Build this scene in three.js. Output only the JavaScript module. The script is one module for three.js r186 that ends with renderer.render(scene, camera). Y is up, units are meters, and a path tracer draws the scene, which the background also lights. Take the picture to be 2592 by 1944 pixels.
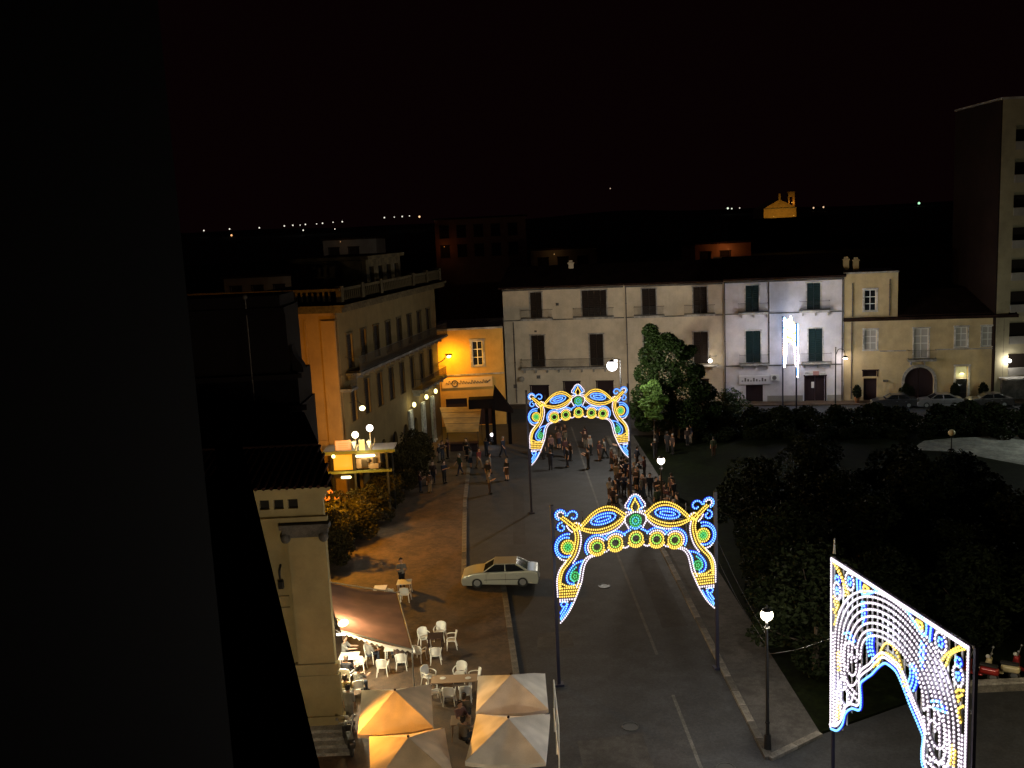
import * as THREE from 'three';
import { MarchingCubes } from 'three/addons/objects/MarchingCubes.js';
import { mergeGeometries, mergeVertices, toCreasedNormals } from 'three/addons/utils/BufferGeometryUtils.js';
import { RoundedBoxGeometry } from 'three/addons/geometries/RoundedBoxGeometry.js';

// ---------------------------------------------------------------- camera, sky, moon, exposure
const scene = new THREE.Scene();
const camera = new THREE.PerspectiveCamera(42.93, 4 / 3, 0.1, 6000);
camera.rotation.order = 'YXZ';
camera.position.set(0, 20, 0);
camera.rotation.set(THREE.MathUtils.degToRad(-9.1), 0, THREE.MathUtils.degToRad(-2.7));
const renderer = new THREE.WebGLRenderer({ antialias: true });
renderer.setSize(1024, 768);
renderer.toneMapping = THREE.LinearToneMapping;
renderer.toneMappingExposure = 1.35;
renderer.shadowMap.enabled = true;
{ // night sky over a small town: almost black, a trace of brown street glow
  const w = 64, h = 32, d = new Float32Array(w * h * 4);
  for (let y = 0; y < h; y++) for (let x = 0; x < w; x++) {
    const up = (y + 0.5) / h * 2 - 1, g = 1 + 0.35 * Math.exp(-Math.max(0, up) * 5);
    d.set([0.0012 * g, 0.0003 * g, 0.0004 * g, 1], (y * w + x) * 4);
  }
  const t = new THREE.DataTexture(d, w, h, THREE.RGBAFormat, THREE.FloatType);
  t.mapping = THREE.EquirectangularReflectionMapping; t.magFilter = THREE.LinearFilter; t.needsUpdate = true;
  scene.background = t; scene.environment = t;
}
const moon = new THREE.DirectionalLight(0xcdd6ff, 0.006);
moon.position.set(-60, 120, 40); moon.castShadow = true; moon.shadow.radius = 4;
Object.assign(moon.shadow.camera, { left: -90, right: 90, top: 90, bottom: -90, near: 1, far: 400 });
scene.add(moon);

// ---------------------------------------------------------------- helpers
let seed = 7;
const rnd = () => { seed = (seed * 1664525 + 1013904223) >>> 0; return seed / 4294967296; };
const rr = (a, b) => a + (b - a) * rnd();
const pick = (a) => a[Math.floor(rnd() * a.length)];
const V = (x, y, z) => new THREE.Vector3(x, y, z);
const used = {};
const numbered = (n) => { const k = used[n] = (used[n] ?? -1) + 1; return k ? n + '_' + String(k).padStart(3, '0') : n; };
function tag(o, label, category, group, kind) {
  if (label) o.userData.label = label;
  if (category) o.userData.category = category;
  if (group) o.userData.group = group;
  if (kind) o.userData.kind = kind;
  return o;
}
function thing(name, label, category, [x, y, z] = [0, 0, 0], turn = 0, group) {
  const o = new THREE.Group(); o.name = numbered(name); scene.add(o);
  o.position.set(x, y, z); o.rotation.y = turn;
  return tag(o, label, category, group);
}
function copy(o, label, [x, y, z], turn = 0, group) {
  const c = o.clone(); c.name = numbered(o.name.replace(/_\d{3}$/, '')); scene.add(c);
  c.position.set(x, y, z); c.rotation.y = turn; c.userData = { ...o.userData };
  return tag(c, label, null, group);
}
function metreUV(g) { // planar uv in metres by the side each face looks to
  const p = g.attributes.position, n = g.attributes.normal, uv = new Float32Array(p.count * 2);
  for (let i = 0; i < p.count; i++) {
    const ax = Math.abs(n.getX(i)), ay = Math.abs(n.getY(i)), az = Math.abs(n.getZ(i));
    const a = ay > ax && ay > az ? [p.getX(i), p.getZ(i)] : ax > az ? [p.getZ(i), p.getY(i)] : [p.getX(i), p.getY(i)];
    uv.set(a, i * 2);
  }
  g.setAttribute('uv', new THREE.BufferAttribute(uv, 2));
  return g;
}
function join(list) {
  const gs = list.flat(Infinity).filter(Boolean).map((g) => {
    const q = g.index ? g.toNonIndexed() : g.clone();
    for (const k of Object.keys(q.attributes)) if (!['position', 'normal', 'color'].includes(k)) q.deleteAttribute(k);
    if (!q.attributes.normal) q.computeVertexNormals();
    return q;
  });
  return metreUV(gs.length > 1 ? mergeGeometries(gs) : gs[0]);
}
function part(name, geos, mat, parent = scene, kind) {
  const m = new THREE.Mesh(geos.isBufferGeometry && geos.attributes.uv && geos.userData.done ? geos : join([geos]), mat);
  m.name = parent === scene ? numbered(name) : name; m.castShadow = m.receiveShadow = true; parent.add(m);
  if (kind) m.userData.kind = kind;
  return m;
}
const ground = (name, geos, mat) => tag(part(name, geos, mat), null, null, null, 'structure');
const box = (w, h, d, x = 0, y = 0, z = 0) => new THREE.BoxGeometry(w, h, d).translate(x, y, z);
const span = (x0, x1, y0, y1, z0, z1) => box(x1 - x0, y1 - y0, z1 - z0, (x0 + x1) / 2, (y0 + y1) / 2, (z0 + z1) / 2);
const rbox = (w, h, d, r, x = 0, y = 0, z = 0, s = 2) => new RoundedBoxGeometry(w, h, d, s, r).translate(x, y, z);
const cyl = (r0, r1, h, x = 0, y = 0, z = 0, n = 10) => new THREE.CylinderGeometry(r0, r1, h, n).translate(x, y, z);
const ball = (r, x = 0, y = 0, z = 0, n = 12) => new THREE.SphereGeometry(r, n, Math.max(6, n * 0.7 | 0)).translate(x, y, z);
function bar(a, b, r, n = 6, r2 = r) { // a round bar from a to b
  const d = b.clone().sub(a), g = new THREE.CylinderGeometry(r2, r, d.length(), n);
  return g.applyQuaternion(new THREE.Quaternion().setFromUnitVectors(V(0, 1, 0), d.clone().normalize())).translate((a.x + b.x) / 2, (a.y + b.y) / 2, (a.z + b.z) / 2);
}
const tube = (pts, r, seg = 24, n = 6, closed = false) => new THREE.TubeGeometry(new THREE.CatmullRomCurve3(pts.map((p) => p.isVector3 ? p : V(...p)), closed), seg, r, n, closed);
function prism(pts, y0, y1) { // a plan outline [x, z] raised from y0 to y1
  const s = new THREE.Shape(pts.map(([x, z]) => new THREE.Vector2(x, -z)));
  return new THREE.ExtrudeGeometry(s, { depth: y1 - y0, bevelEnabled: false }).rotateX(-Math.PI / 2).translate(0, y0, 0);
}
function sheet(pts, y) {
  const s = new THREE.Shape(pts.map(([x, z]) => new THREE.Vector2(x, -z)));
  return new THREE.ShapeGeometry(s).rotateX(-Math.PI / 2).translate(0, y, 0);
}
function quads(list) { // faces given by corner points
  const pos = [];
  for (const q of list) for (let i = 2; i < q.length; i++) for (const p of [q[0], q[i - 1], q[i]]) pos.push(p.x, p.y, p.z);
  const g = new THREE.BufferGeometry(); g.setAttribute('position', new THREE.Float32BufferAttribute(pos, 3)); g.computeVertexNormals(); return g;
}

const ORD = [];
ORD.push('first', 'second', 'third', 'fourth', 'fifth', 'sixth', 'seventh', 'eighth', 'ninth', 'tenth', 'eleventh', 'twelfth', 'thirteenth', 'fourteenth', 'fifteenth', 'sixteenth', 'seventeenth', 'eighteenth');

// ---------------------------------------------------------------- textures and materials
function lattice(p, s) { // value noise that repeats every p cells
  let q = s; const r = () => { q = (q * 1664525 + 1013904223) >>> 0; return q / 4294967296; };
  const t = Float32Array.from({ length: p * p }, r);
  return (u, v) => {
    const x = u * p, y = v * p, i = Math.floor(x), j = Math.floor(y), f = x - i, g = y - j;
    const a = f * f * (3 - 2 * f), b = g * g * (3 - 2 * g), at = (m, n) => t[((n % p) + p) % p * p + ((m % p) + p) % p];
    return (at(i, j) * (1 - a) + at(i + 1, j) * a) * (1 - b) + (at(i, j + 1) * (1 - a) + at(i + 1, j + 1) * a) * b;
  };
}
function grainTexture(size, metres, weights, lo, hi, s, streak = 0) {
  const layers = weights.map(([p, w], k) => [lattice(p, s + k * 97), w]), st = lattice(64, s + 999), d = new Uint8Array(size * size * 4);
  for (let y = 0; y < size; y++) for (let x = 0; x < size; x++) {
    const u = x / size, v = y / size; let n = 0, t = 0;
    for (const [f, w] of layers) { n += f(u, v) * w; t += w; }
    n /= t; n = Math.min(1, Math.max(0, (n - 0.5) * 1.9 + 0.5));
    if (streak) n = n * (1 - streak) + streak * st(u, v * 0.06);
    const c = 255 * (lo + (hi - lo) * n), k = (y * size + x) * 4;
    d[k] = d[k + 1] = d[k + 2] = c; d[k + 3] = 255;
  }
  const t = new THREE.DataTexture(d, size, size, THREE.RGBAFormat);
  t.wrapS = t.wrapT = THREE.RepeatWrapping; t.magFilter = THREE.LinearFilter; t.repeat.set(1 / metres, 1 / metres);
  t.colorSpace = THREE.SRGBColorSpace; t.needsUpdate = true; return t;
}
const T = {
  plaster: grainTexture(512, 9, [[5, 3], [17, 2.5], [60, 1], [200, 1]], 0.84, 1, 11, 0.14),
  asphalt: grainTexture(512, 7, [[4, 2], [13, 2], [80, 2], [256, 2.5]], 0.6, 1, 23),
  stone: grainTexture(512, 4, [[6, 2], [24, 2], [120, 2]], 0.65, 1, 31),
  cloth: grainTexture(256, 2.4, [[3, 3], [9, 2], [90, 0.6]], 0.82, 1, 41),
  leaf: grainTexture(256, 12, [[6, 2], [40, 2], [120, 2]], 0.5, 1, 53),
};
const relief = (t) => { const c = t.clone(); c.colorSpace = THREE.NoColorSpace; c.needsUpdate = true; return c; };
const B = { asphalt: relief(T.asphalt), plaster: relief(T.plaster), stone: relief(T.stone) };
const mat = (r, g, b, o = {}) => { const m = new THREE.MeshStandardMaterial({ roughness: 0.85, ...o }); m.color.setRGB(r, g, b); return m; };
const phys = (r, g, b, o = {}) => { const m = new THREE.MeshPhysicalMaterial({ roughness: 0.85, ...o }); m.color.setRGB(r, g, b); return m; };
const glow = (r, g, b, k = 1) => { const m = mat(0.1, 0.1, 0.1); m.emissive.setRGB(r, g, b); m.emissiveIntensity = k; return m; };
const pl = { map: T.plaster, bumpMap: B.plaster, bumpScale: 0.006, roughness: 0.92 };
const M = {
  asphalt: mat(0.038, 0.041, 0.048, { map: T.asphalt, bumpMap: B.asphalt, bumpScale: 0.008, roughness: 0.8 }),
  earth: phys(0.02, 0.018, 0.014, { specularIntensity: 0.1, map: T.asphalt }),
  paving: mat(0.098, 0.06, 0.033, { map: T.stone, bumpMap: B.stone, bumpScale: 0.005 }),
  parkPath: mat(0.24, 0.24, 0.22, { map: T.stone }),
  kerb: mat(0.2, 0.185, 0.165, { map: T.stone }), kerbDark: mat(0.09, 0.083, 0.074, { map: T.stone }),
  paint: mat(0.12, 0.12, 0.115, { map: T.asphalt }),
  cream: mat(0.62, 0.53, 0.4, pl), white: mat(0.68, 0.65, 0.69, pl), yellow: mat(0.56, 0.44, 0.24, pl), ochre: mat(0.56, 0.33, 0.075, pl),
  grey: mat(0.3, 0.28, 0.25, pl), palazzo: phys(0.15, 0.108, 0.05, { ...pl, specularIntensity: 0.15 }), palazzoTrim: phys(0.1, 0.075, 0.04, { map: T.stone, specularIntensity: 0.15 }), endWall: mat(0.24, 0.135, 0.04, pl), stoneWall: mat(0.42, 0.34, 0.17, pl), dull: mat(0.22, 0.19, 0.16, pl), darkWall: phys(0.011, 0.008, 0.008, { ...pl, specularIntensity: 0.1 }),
  trim: mat(0.42, 0.4, 0.37, { map: T.stone }), trimWhite: mat(0.66, 0.64, 0.6, { map: T.stone }), darkStone: mat(0.12, 0.11, 0.1, { map: T.stone }),
  tile: phys(0.03, 0.016, 0.012, { map: T.stone, specularIntensity: 0.15 }), shutter: phys(0.008, 0.022, 0.023, { roughness: 0.7, specularIntensity: 0.3 }), shutterBrown: phys(0.02, 0.014, 0.011, { roughness: 0.7, specularIntensity: 0.25 }),
  iron: mat(0.012, 0.012, 0.013, { roughness: 0.5, metalness: 0.4 }), pipe: mat(0.07, 0.055, 0.045, { roughness: 0.6 }), void: mat(0.01, 0.009, 0.009),
  glass: phys(0.012, 0.014, 0.016, { roughness: 0.07, clearcoat: 0.4 }), frame: mat(0.62, 0.62, 0.58, { roughness: 0.55 }), wood: phys(0.022, 0.012, 0.014, { roughness: 0.7, specularIntensity: 0.3 }),
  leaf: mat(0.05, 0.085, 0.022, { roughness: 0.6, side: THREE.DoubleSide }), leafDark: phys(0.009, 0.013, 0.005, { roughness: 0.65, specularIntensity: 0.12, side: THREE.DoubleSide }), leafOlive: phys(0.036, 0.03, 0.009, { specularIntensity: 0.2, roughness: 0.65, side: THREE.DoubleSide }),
  bark: mat(0.06, 0.045, 0.032, { map: T.stone }), grass: phys(0.011, 0.016, 0.005, { specularIntensity: 0.1, map: T.leaf }),
  plastic: mat(0.74, 0.73, 0.68, { roughness: 0.42 }), mast: mat(0.012, 0.012, 0.03, { roughness: 0.5 }), steel: mat(0.3, 0.31, 0.32, { roughness: 0.4, metalness: 0.7 }),
  canvasOrange: phys(0.76, 0.6, 0.4, { map: T.cloth, transmission: 0.3, roughness: 0.95, side: THREE.DoubleSide }), canvasWhite: phys(0.9, 0.86, 0.79, { map: T.cloth, transmission: 0.3, roughness: 0.95, side: THREE.DoubleSide }),
  awning: phys(0.26, 0.11, 0.065, { map: T.cloth, transmission: 0.3, roughness: 0.95, side: THREE.DoubleSide }),
  rubber: mat(0.015, 0.015, 0.015, { roughness: 0.8 }),
  blind: mat(0.34, 0.33, 0.3, { roughness: 0.6 }), terracotta: mat(0.32, 0.13, 0.05, { map: T.stone }),
};
// lamps: one lit fitting = a glowing mesh and a light of its own
function lampLight(parent, [x, y, z], rgb, cd, size = 6) {
  const l = new THREE.PointLight(new THREE.Color().setRGB(...rgb), cd); l.position.set(x, y, z);
  l.castShadow = true; l.shadow.radius = size; parent.add(l); return l;
}
const SODIUM = [1, 0.42, 0.012], WARM = [1, 0.78, 0.5], COOL = [0.9, 0.95, 1], TUNGSTEN = [1, 0.66, 0.28];

// ---------------------------------------------------------------- ground, road, pavements
ground('ground', sheet([[-4000, 60], [4000, 60], [4000, -5000], [-4000, -5000]], 0), M.earth);
ground('road', sheet([[-30, -6], [-30, -112], [80, -104], [80, -6]], 0.004), M.asphalt);
for (const pts of [[[5.66, -96], [5.8, -96], [5.86, -63], [5.72, -63]], [[5.84, -59.5], [5.98, -59.5], [6.24, -43], [6.1, -43]], [[6.16, -39], [6.3, -39], [6.5, -22], [6.36, -22]]])
  tag(part('lane_line', sheet(pts, 0.009), M.paint), null, null, null, 'structure');
{ // covers, gullies, repairs in the road
  const cover = (label, x, z) => { const t = thing('manhole_cover', label, 'manhole cover', [x, 0.004, z]); part('cover', [cyl(0.3, 0.3, 0.012, 0, 0.008, 0, 24), new THREE.TorusGeometry(0.33, 0.025, 6, 28).rotateX(Math.PI / 2).translate(0, 0.008, 0)], mat(0.05, 0.05, 0.05, { metalness: 0.5, roughness: 0.5 }), t); };
  cover('iron manhole cover in the road before the nearest arch, left of the line', 4.1, -36.5); cover('iron manhole cover in the road between the two arches', 4.6, -52); cover('iron manhole cover near the corner lamp post', 7.2, -33.2);
  for (const [k, pts] of [[0, [[2, -33], [4.6, -33.3], [4.5, -36], [1.9, -35.6]]], [1, [[6.9, -46], [8.2, -46.1], [8.1, -56], [7, -55.8]]], [2, [[0.6, -44], [2.4, -44.3], [2.3, -46.2], [0.7, -46]]], [3, [[-0.4, -60], [0.4, -60], [0.5, -74], [-0.3, -74]]], [4, [[12, -28], [16, -27.4], [16.2, -29.4], [12.2, -29.8]]]]) ground('road_patch', sheet(pts, 0.0075), k % 2 ? mat(0.028, 0.028, 0.03, { map: T.stone }) : mat(0.052, 0.05, 0.049, { map: T.stone }));
}
function pavement(name, outline, kerbFrom, kerbTo, mt, h = 0.12, stone = 1.3, inner = false) {
  const p = ground(name, prism(outline, 0.001, h), mt);
  const tones = [M.kerb, M.kerbDark, M.kerb];
  for (let i = kerbFrom; i < kerbTo; i++) { // kerbstones, laid one by one just outside the outline
    const a = outline[i], b = outline[i + 1], L = Math.hypot(b[0] - a[0], b[1] - a[1]), n = Math.max(1, Math.round(L / stone)), turn = -Math.atan2(b[1] - a[1], b[0] - a[0]);
    for (let k = 0; k < n; k++) {
      const t = (k + 0.5) / n, s = part('kerbstone', rbox(L / n - 0.025, h + 0.015 + rr(-0.006, 0.006), 0.3, 0.02), pick(tones), p);
      s.position.set(a[0] + (b[0] - a[0]) * t, (h + 0.015) / 2 + 0.004, a[1] + (b[1] - a[1]) * t); s.rotation.y = turn + rr(-0.006, 0.006);
    }
  }
  return p;
}
pavement('left_pavement', [[0.5, -22], [-0.35, -40], [-1.05, -53.3], [-3.3, -53.6], [-3.9, -70], [-4.1, -91], [-30, -93], [-30, -22]], 0, 5, M.paving);
pavement('right_pavement', [[11.3, -35.2], [8.9, -33.6], [8.75, -60], [8.75, -90.5], [11.2, -90.2]], 0, 3, mat(0.07, 0.066, 0.064, { map: T.stone, bumpMap: B.stone, bumpScale: 0.005 }));
const lawn = ground('park_lawn', prism([[11.3, -35.2], [11.2, -90.2], [62, -82], [62, -41], [17.4, -38.2]], 0.001, 0.1), M.grass);
ground('park_path', sheet([[33, -79.6], [35.5, -82.6], [38, -83], [46, -83], [60, -81.5], [60, -66], [40, -71.6], [36, -78.2]], 0.106), M.parkPath);
ground('facade_pavement', prism([[-0.4, -107.4], [60, -95.3], [60, -98.4], [-0.4, -110]], 0.001, 0.12), M.paving);
{
  const w = thing('low_kerb_wall', 'low pale kerb wall along the side street under the parked scooters', 'wall', [17.4, 0, -38.1]);
  part('coping', rbox(9, 0.1, 0.42, 0.03, 4.5, 0.36, 0), M.trim, w); part('wall', span(0.02, 8.98, 0, 0.31, -0.17, 0.17), M.kerb, w);
}
{ // far hills: a broad dark ridge
  const n = 80, hf = lattice(32, 5), pos = [];
  const at = (i, j) => { const a = -0.95 + 1.9 * i / n, r = [900, 1300, 1700, 2600, 3800][j], b = [0, 18, 33, 42, 20][j]; return V(Math.sin(a) * r, b * (0.7 + 0.6 * hf(i / n * 0.5, j * 0.13)) - 1, -Math.cos(a) * r); };
  for (let i = 0; i < n; i++) for (let j = 0; j < 4; j++) pos.push([at(i, j), at(i + 1, j), at(i + 1, j + 1), at(i, j + 1)]);
  ground('hills', quads(pos), mat(0.02, 0.024, 0.012, { map: T.leaf }));
}

// ---------------------------------------------------------------- building kit (wall fronts at z = 0, facing +z)
function wallGeo(x0, x1, y0, y1, holes, depth = 0.4) {
  const s = new THREE.Shape([[x0, y0], [x1, y0], [x1, y1], [x0, y1]].map((p) => new THREE.Vector2(...p)));
  for (const o of holes) {
    const p = new THREE.Path(), a = o.x0, b = o.x1, c = Math.max(o.y0, y0 + 0.02), d = o.y1;
    if (o.round) { const r = (b - a) / 2; p.moveTo(a, c); p.lineTo(b, c); p.lineTo(b, d - r); p.absarc((a + b) / 2, d - r, r, 0, Math.PI, false); p.lineTo(a, c); }
    else { p.moveTo(a, c); p.lineTo(b, c); p.lineTo(b, d); p.lineTo(a, d); p.lineTo(a, c); }
    s.holes.push(p);
  }
  return new THREE.ExtrudeGeometry(s, { depth, bevelEnabled: false, curveSegments: 14 }).translate(0, 0, -depth);
}
const surround = (o, t = 0.14, z = 0.05, sill = true) => [
  span(o.x0 - t, o.x0, o.y0, o.y1, 0.002, z), span(o.x1, o.x1 + t, o.y0, o.y1, 0.002, z), span(o.x0 - t - 0.06, o.x1 + t + 0.06, o.y1, o.y1 + t, 0.002, z + 0.04),
  sill && span(o.x0 - t - 0.04, o.x1 + t + 0.04, o.y0 - 0.09, o.y0, 0.002, z + 0.08)].filter(Boolean);
function shutters(parent, o, { leaf = M.shutter, trim = M.trim, turn = null, sill = false } = {}) {
  const T2 = (g) => turn ? g.map((q) => turn(q)) : g;
  const w = part('window', T2(surround(o, 0.13, 0.04, sill)), trim, parent), mid = (o.x0 + o.x1) / 2, n = Math.round((o.x1 - o.x0) / 0.72);
  for (let k = 0; k < n; k++) {
    const a = o.x0 + (o.x1 - o.x0) * k / n + 0.012, b = o.x0 + (o.x1 - o.x0) * (k + 1) / n - 0.012, g = [span(a, a + 0.07, o.y0 + 0.02, o.y1 - 0.02, -0.17, -0.12), span(b - 0.07, b, o.y0 + 0.02, o.y1 - 0.02, -0.17, -0.12), span(a + 0.071, b - 0.071, o.y0 + 0.02, o.y1 - 0.02, -0.165, -0.15)];
    for (let y = o.y0 + 0.08; y < o.y1 - 0.1; y += 0.2) g.push(box(b - a - 0.15, 0.12, 0.02).rotateX(0.5).translate((a + b) / 2, y + 0.06, -0.135));
    part('shutter', T2(g), leaf, w);
  }
  return w;
}
function paned(parent, o, { rows = 3, cols = 2, frame = M.frame, trim = M.trim, turn = null, sill = true, glass = M.glass, t = 0.12 } = {}) {
  const T2 = (g) => turn ? g.map((q) => turn(q)) : g, g = surround(o, t, 0.05, sill), f = 0.07, W = o.x1 - o.x0, H = o.y1 - o.y0;
  const w = part('window', T2(g), trim, parent), fr = [];
  for (let i = 0; i <= cols; i++) { const x = o.x0 + (W - f) * i / cols; fr.push(span(x, x + f, o.y0 + 0.012, o.y1 - 0.012, -0.2, -0.13)); }
  for (let j = 0; j <= rows; j++) { const y = o.y0 + 0.012 + (H - f - 0.024) * j / rows; fr.push(span(o.x0 + 0.01, o.x1 - 0.01, y, y + f, -0.195, -0.135)); }
  part('frame', T2(fr), frame, w);
  for (let i = 0; i < cols; i++) for (let j = 0; j < rows; j++) part('pane', T2([span(o.x0 + W * i / cols + 0.03, o.x0 + W * (i + 1) / cols - 0.03, o.y0 + H * j / rows + 0.03, o.y0 + H * (j + 1) / rows - 0.03, -0.175, -0.165)]), glass, w);
  return w;
}
function balcony(parent, x0, x1, y, out, { h = 0.95, slab = M.trim, rail = M.iron, turn = null, brackets = true } = {}) {
  const T2 = (g) => turn ? g.map((q) => turn(q)) : g, s = [span(x0, x1, y - 0.16, y, 0.003, out), span(x0 + 0.05, x1 - 0.05, y - 0.24, y - 0.161, 0.003, out - 0.12)];
  if (brackets) for (let x = x0 + 0.3; x < x1 - 0.1; x += 1.3) s.push(span(x, x + 0.14, y - 0.6, y - 0.241, 0.003, out * 0.6));
  const b = part('balcony', T2(s), slab, parent), r = [];
  for (const yy of [y + 0.08, y + h]) r.push(span(x0 + 0.04, x1 - 0.04, yy, yy + 0.035, out - 0.08, out - 0.045), span(x0 + 0.03, x0 + 0.065, yy, yy + 0.035, 0.01, out - 0.09), span(x1 - 0.065, x1 - 0.03, yy, yy + 0.035, 0.01, out - 0.09));
  for (let x = x0 + 0.05; x <= x1 - 0.05; x += 0.115) r.push(span(x - 0.009, x + 0.009, y, y + h, out - 0.07, out - 0.052));
  part('railing', T2(r), rail, b);
  return b;
}
function gable(x0, x1, zf, zb, h, rise, th = 0.2) {
  const zm = (zf + zb) / 2, s = new THREE.Shape([[-zf, h], [-zm, h + rise], [-zb, h], [-zb, h - th], [-zm, h + rise - th], [-zf, h - th]].map((p) => new THREE.Vector2(...p)));
  return new THREE.ExtrudeGeometry(s, { depth: x1 - x0, bevelEnabled: false }).rotateY(Math.PI / 2).translate(x0, 0, 0);
}
function chimney(parent, x, z, y0, h, m = M.cream) {
  part('chimney', [span(x - 0.28, x + 0.28, y0, y0 + h, z - 0.28, z + 0.28), span(x - 0.36, x + 0.36, y0 + h, y0 + h + 0.12, z - 0.36, z + 0.36), span(x - 0.2, x + 0.2, y0 + h + 0.121, y0 + h + 0.35, z - 0.2, z + 0.2)], m, parent);
}
const pipeGeo = (x, y0, y1) => [cyl(0.06, 0.06, y1 - y0, x, (y0 + y1) / 2, 0.13, 8), ...[0.15, 0.5, 0.85].map((t) => span(x - 0.09, x + 0.09, y0 + (y1 - y0) * t, y0 + (y1 - y0) * t + 0.05, 0.02, 0.2))];
const FA = [30, 0, -103.5], FT = -0.1974; // the long row of houses that closes the square
const house = (name, label, x0, x1, h, m, holes, depth = 12) => {
  const t = thing(name, label, 'house', FA, FT);
  part('wall', [wallGeo(x0, x1, 0, h, holes), span(x0, x1, 0, h - 0.05, -depth, -0.42)], m, t);
  return t;
};
const O = (x0, x1, y0, y1, kind, extra = {}) => ({ x0, x1, y0, y1, kind, ...extra });
{ // three-storey row, left house
  const up = [O(-28.1, -26.8, 9.86, 12.75), O(-22.3, -19.6, 9.86, 12.78)], mid = [O(-28.2, -26.7, 4.36, 7.95), O(-21.6, -20.1, 4.36, 7.92)];
  const gr = [O(-28.4, -26.5, 0, 2.2), O(-24.6, -22.9, 0, 2.6), O(-20.9, -19.2, 0, 2.6)];
  const t = house('row_house', 'cream three-storey house left of the big tree, beside the orange-lit corner', -31.2, -17.62, 13.32, M.cream, [...up, ...mid, ...gr]);
  [...up, ...mid].forEach((o) => shutters(t, o, { leaf: M.shutterBrown }));
  gr.forEach((o) => part('door', [span(o.x0, o.x1, 0.02, o.y1, -0.3, -0.24), ...surround(o, 0.12, 0.04, false)], M.wood, t));
  part('string_course', [span(-31.2, -17.7, 9.6, 9.72, 0.002, 0.1), span(-31.2, -17.7, 12.98, 13.14, 0.002, 0.22)], M.darkStone, t);  // courses coloured dark to carry the shadow line beneath them
  balcony(t, -29.2, -25.6, 9.85, 0.5, { brackets: false }); balcony(t, -23.3, -18.8, 9.85, 0.5, { brackets: false }); balcony(t, -29.4, -19, 4.34, 0.9);
  part('roof', gable(-31.6, -17.63, 0.5, -12.5, 13.42, 2), M.tile, t); part('drainpipe', pipeGeo(-30.1, 0.3, 9.5), M.pipe, t); chimney(t, -24, -5, 14.2, 1.4);
  part('satellite_dish', [new THREE.SphereGeometry(0.45, 14, 6, 0, Math.PI * 2, 0, 0.8).rotateX(1.2).translate(-29.3, 3.0, 0.5), cyl(0.03, 0.03, 0.5, -29.3, 2.9, 0.25)], M.grey, t);
  part('wall_vent', [span(-25.2, -24.9, 11.2, 11.5, 0.003, 0.12), span(-27.7, -27.3, 3.05, 3.4, 0.003, 0.14), span(-27.75, -27.5, 8.3, 8.5, 0.003, 0.1), span(-30.4, -30, 2.0, 2.4, 0.003, 0.12)], M.darkStone, t);
}
{ // middle house, behind the tree
  const up = [O(-15.7, -14.2, 9.86, 12.75), O(-10.2, -8.75, 9.86, 12.75)], mid = [O(-15.65, -14.15, 4.36, 7.9), O(-10.25, -8.72, 4.36, 7.86)], gr = [O(-15.5, -13.8, 0, 2.6), O(-10.4, -8.8, 0, 2.6)];
  const t = house('row_house', 'cream three-storey house half hidden behind the big dark tree', -17.6, -7.02, 13.3, M.cream, [...up, ...mid, ...gr]);
  [...up, ...mid].forEach((o) => shutters(t, o, { leaf: M.shutterBrown }));
  gr.forEach((o) => part('door', [span(o.x0, o.x1, 0.02, o.y1, -0.3, -0.24), ...surround(o, 0.12, 0.04, false)], M.wood, t));
  part('string_course', [span(-17.55, -7.1, 9.6, 9.72, 0.002, 0.1), span(-17.55, -7.1, 12.96, 13.12, 0.002, 0.22)], M.darkStone, t);  // dark course colour paints in the shade below each band
  balcony(t, -16.6, -13.3, 9.85, 0.6, { brackets: false }); balcony(t, -11.2, -7.9, 9.85, 0.6, { brackets: false }); balcony(t, -11.3, -7.8, 4.34, 0.9);
  part('roof', gable(-17.6, -7.03, 0.5, -12.5, 13.4, 2), M.tile, t); part('drainpipe', pipeGeo(-17.45, 0.3, 13.1), M.pipe, t);
}
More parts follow.
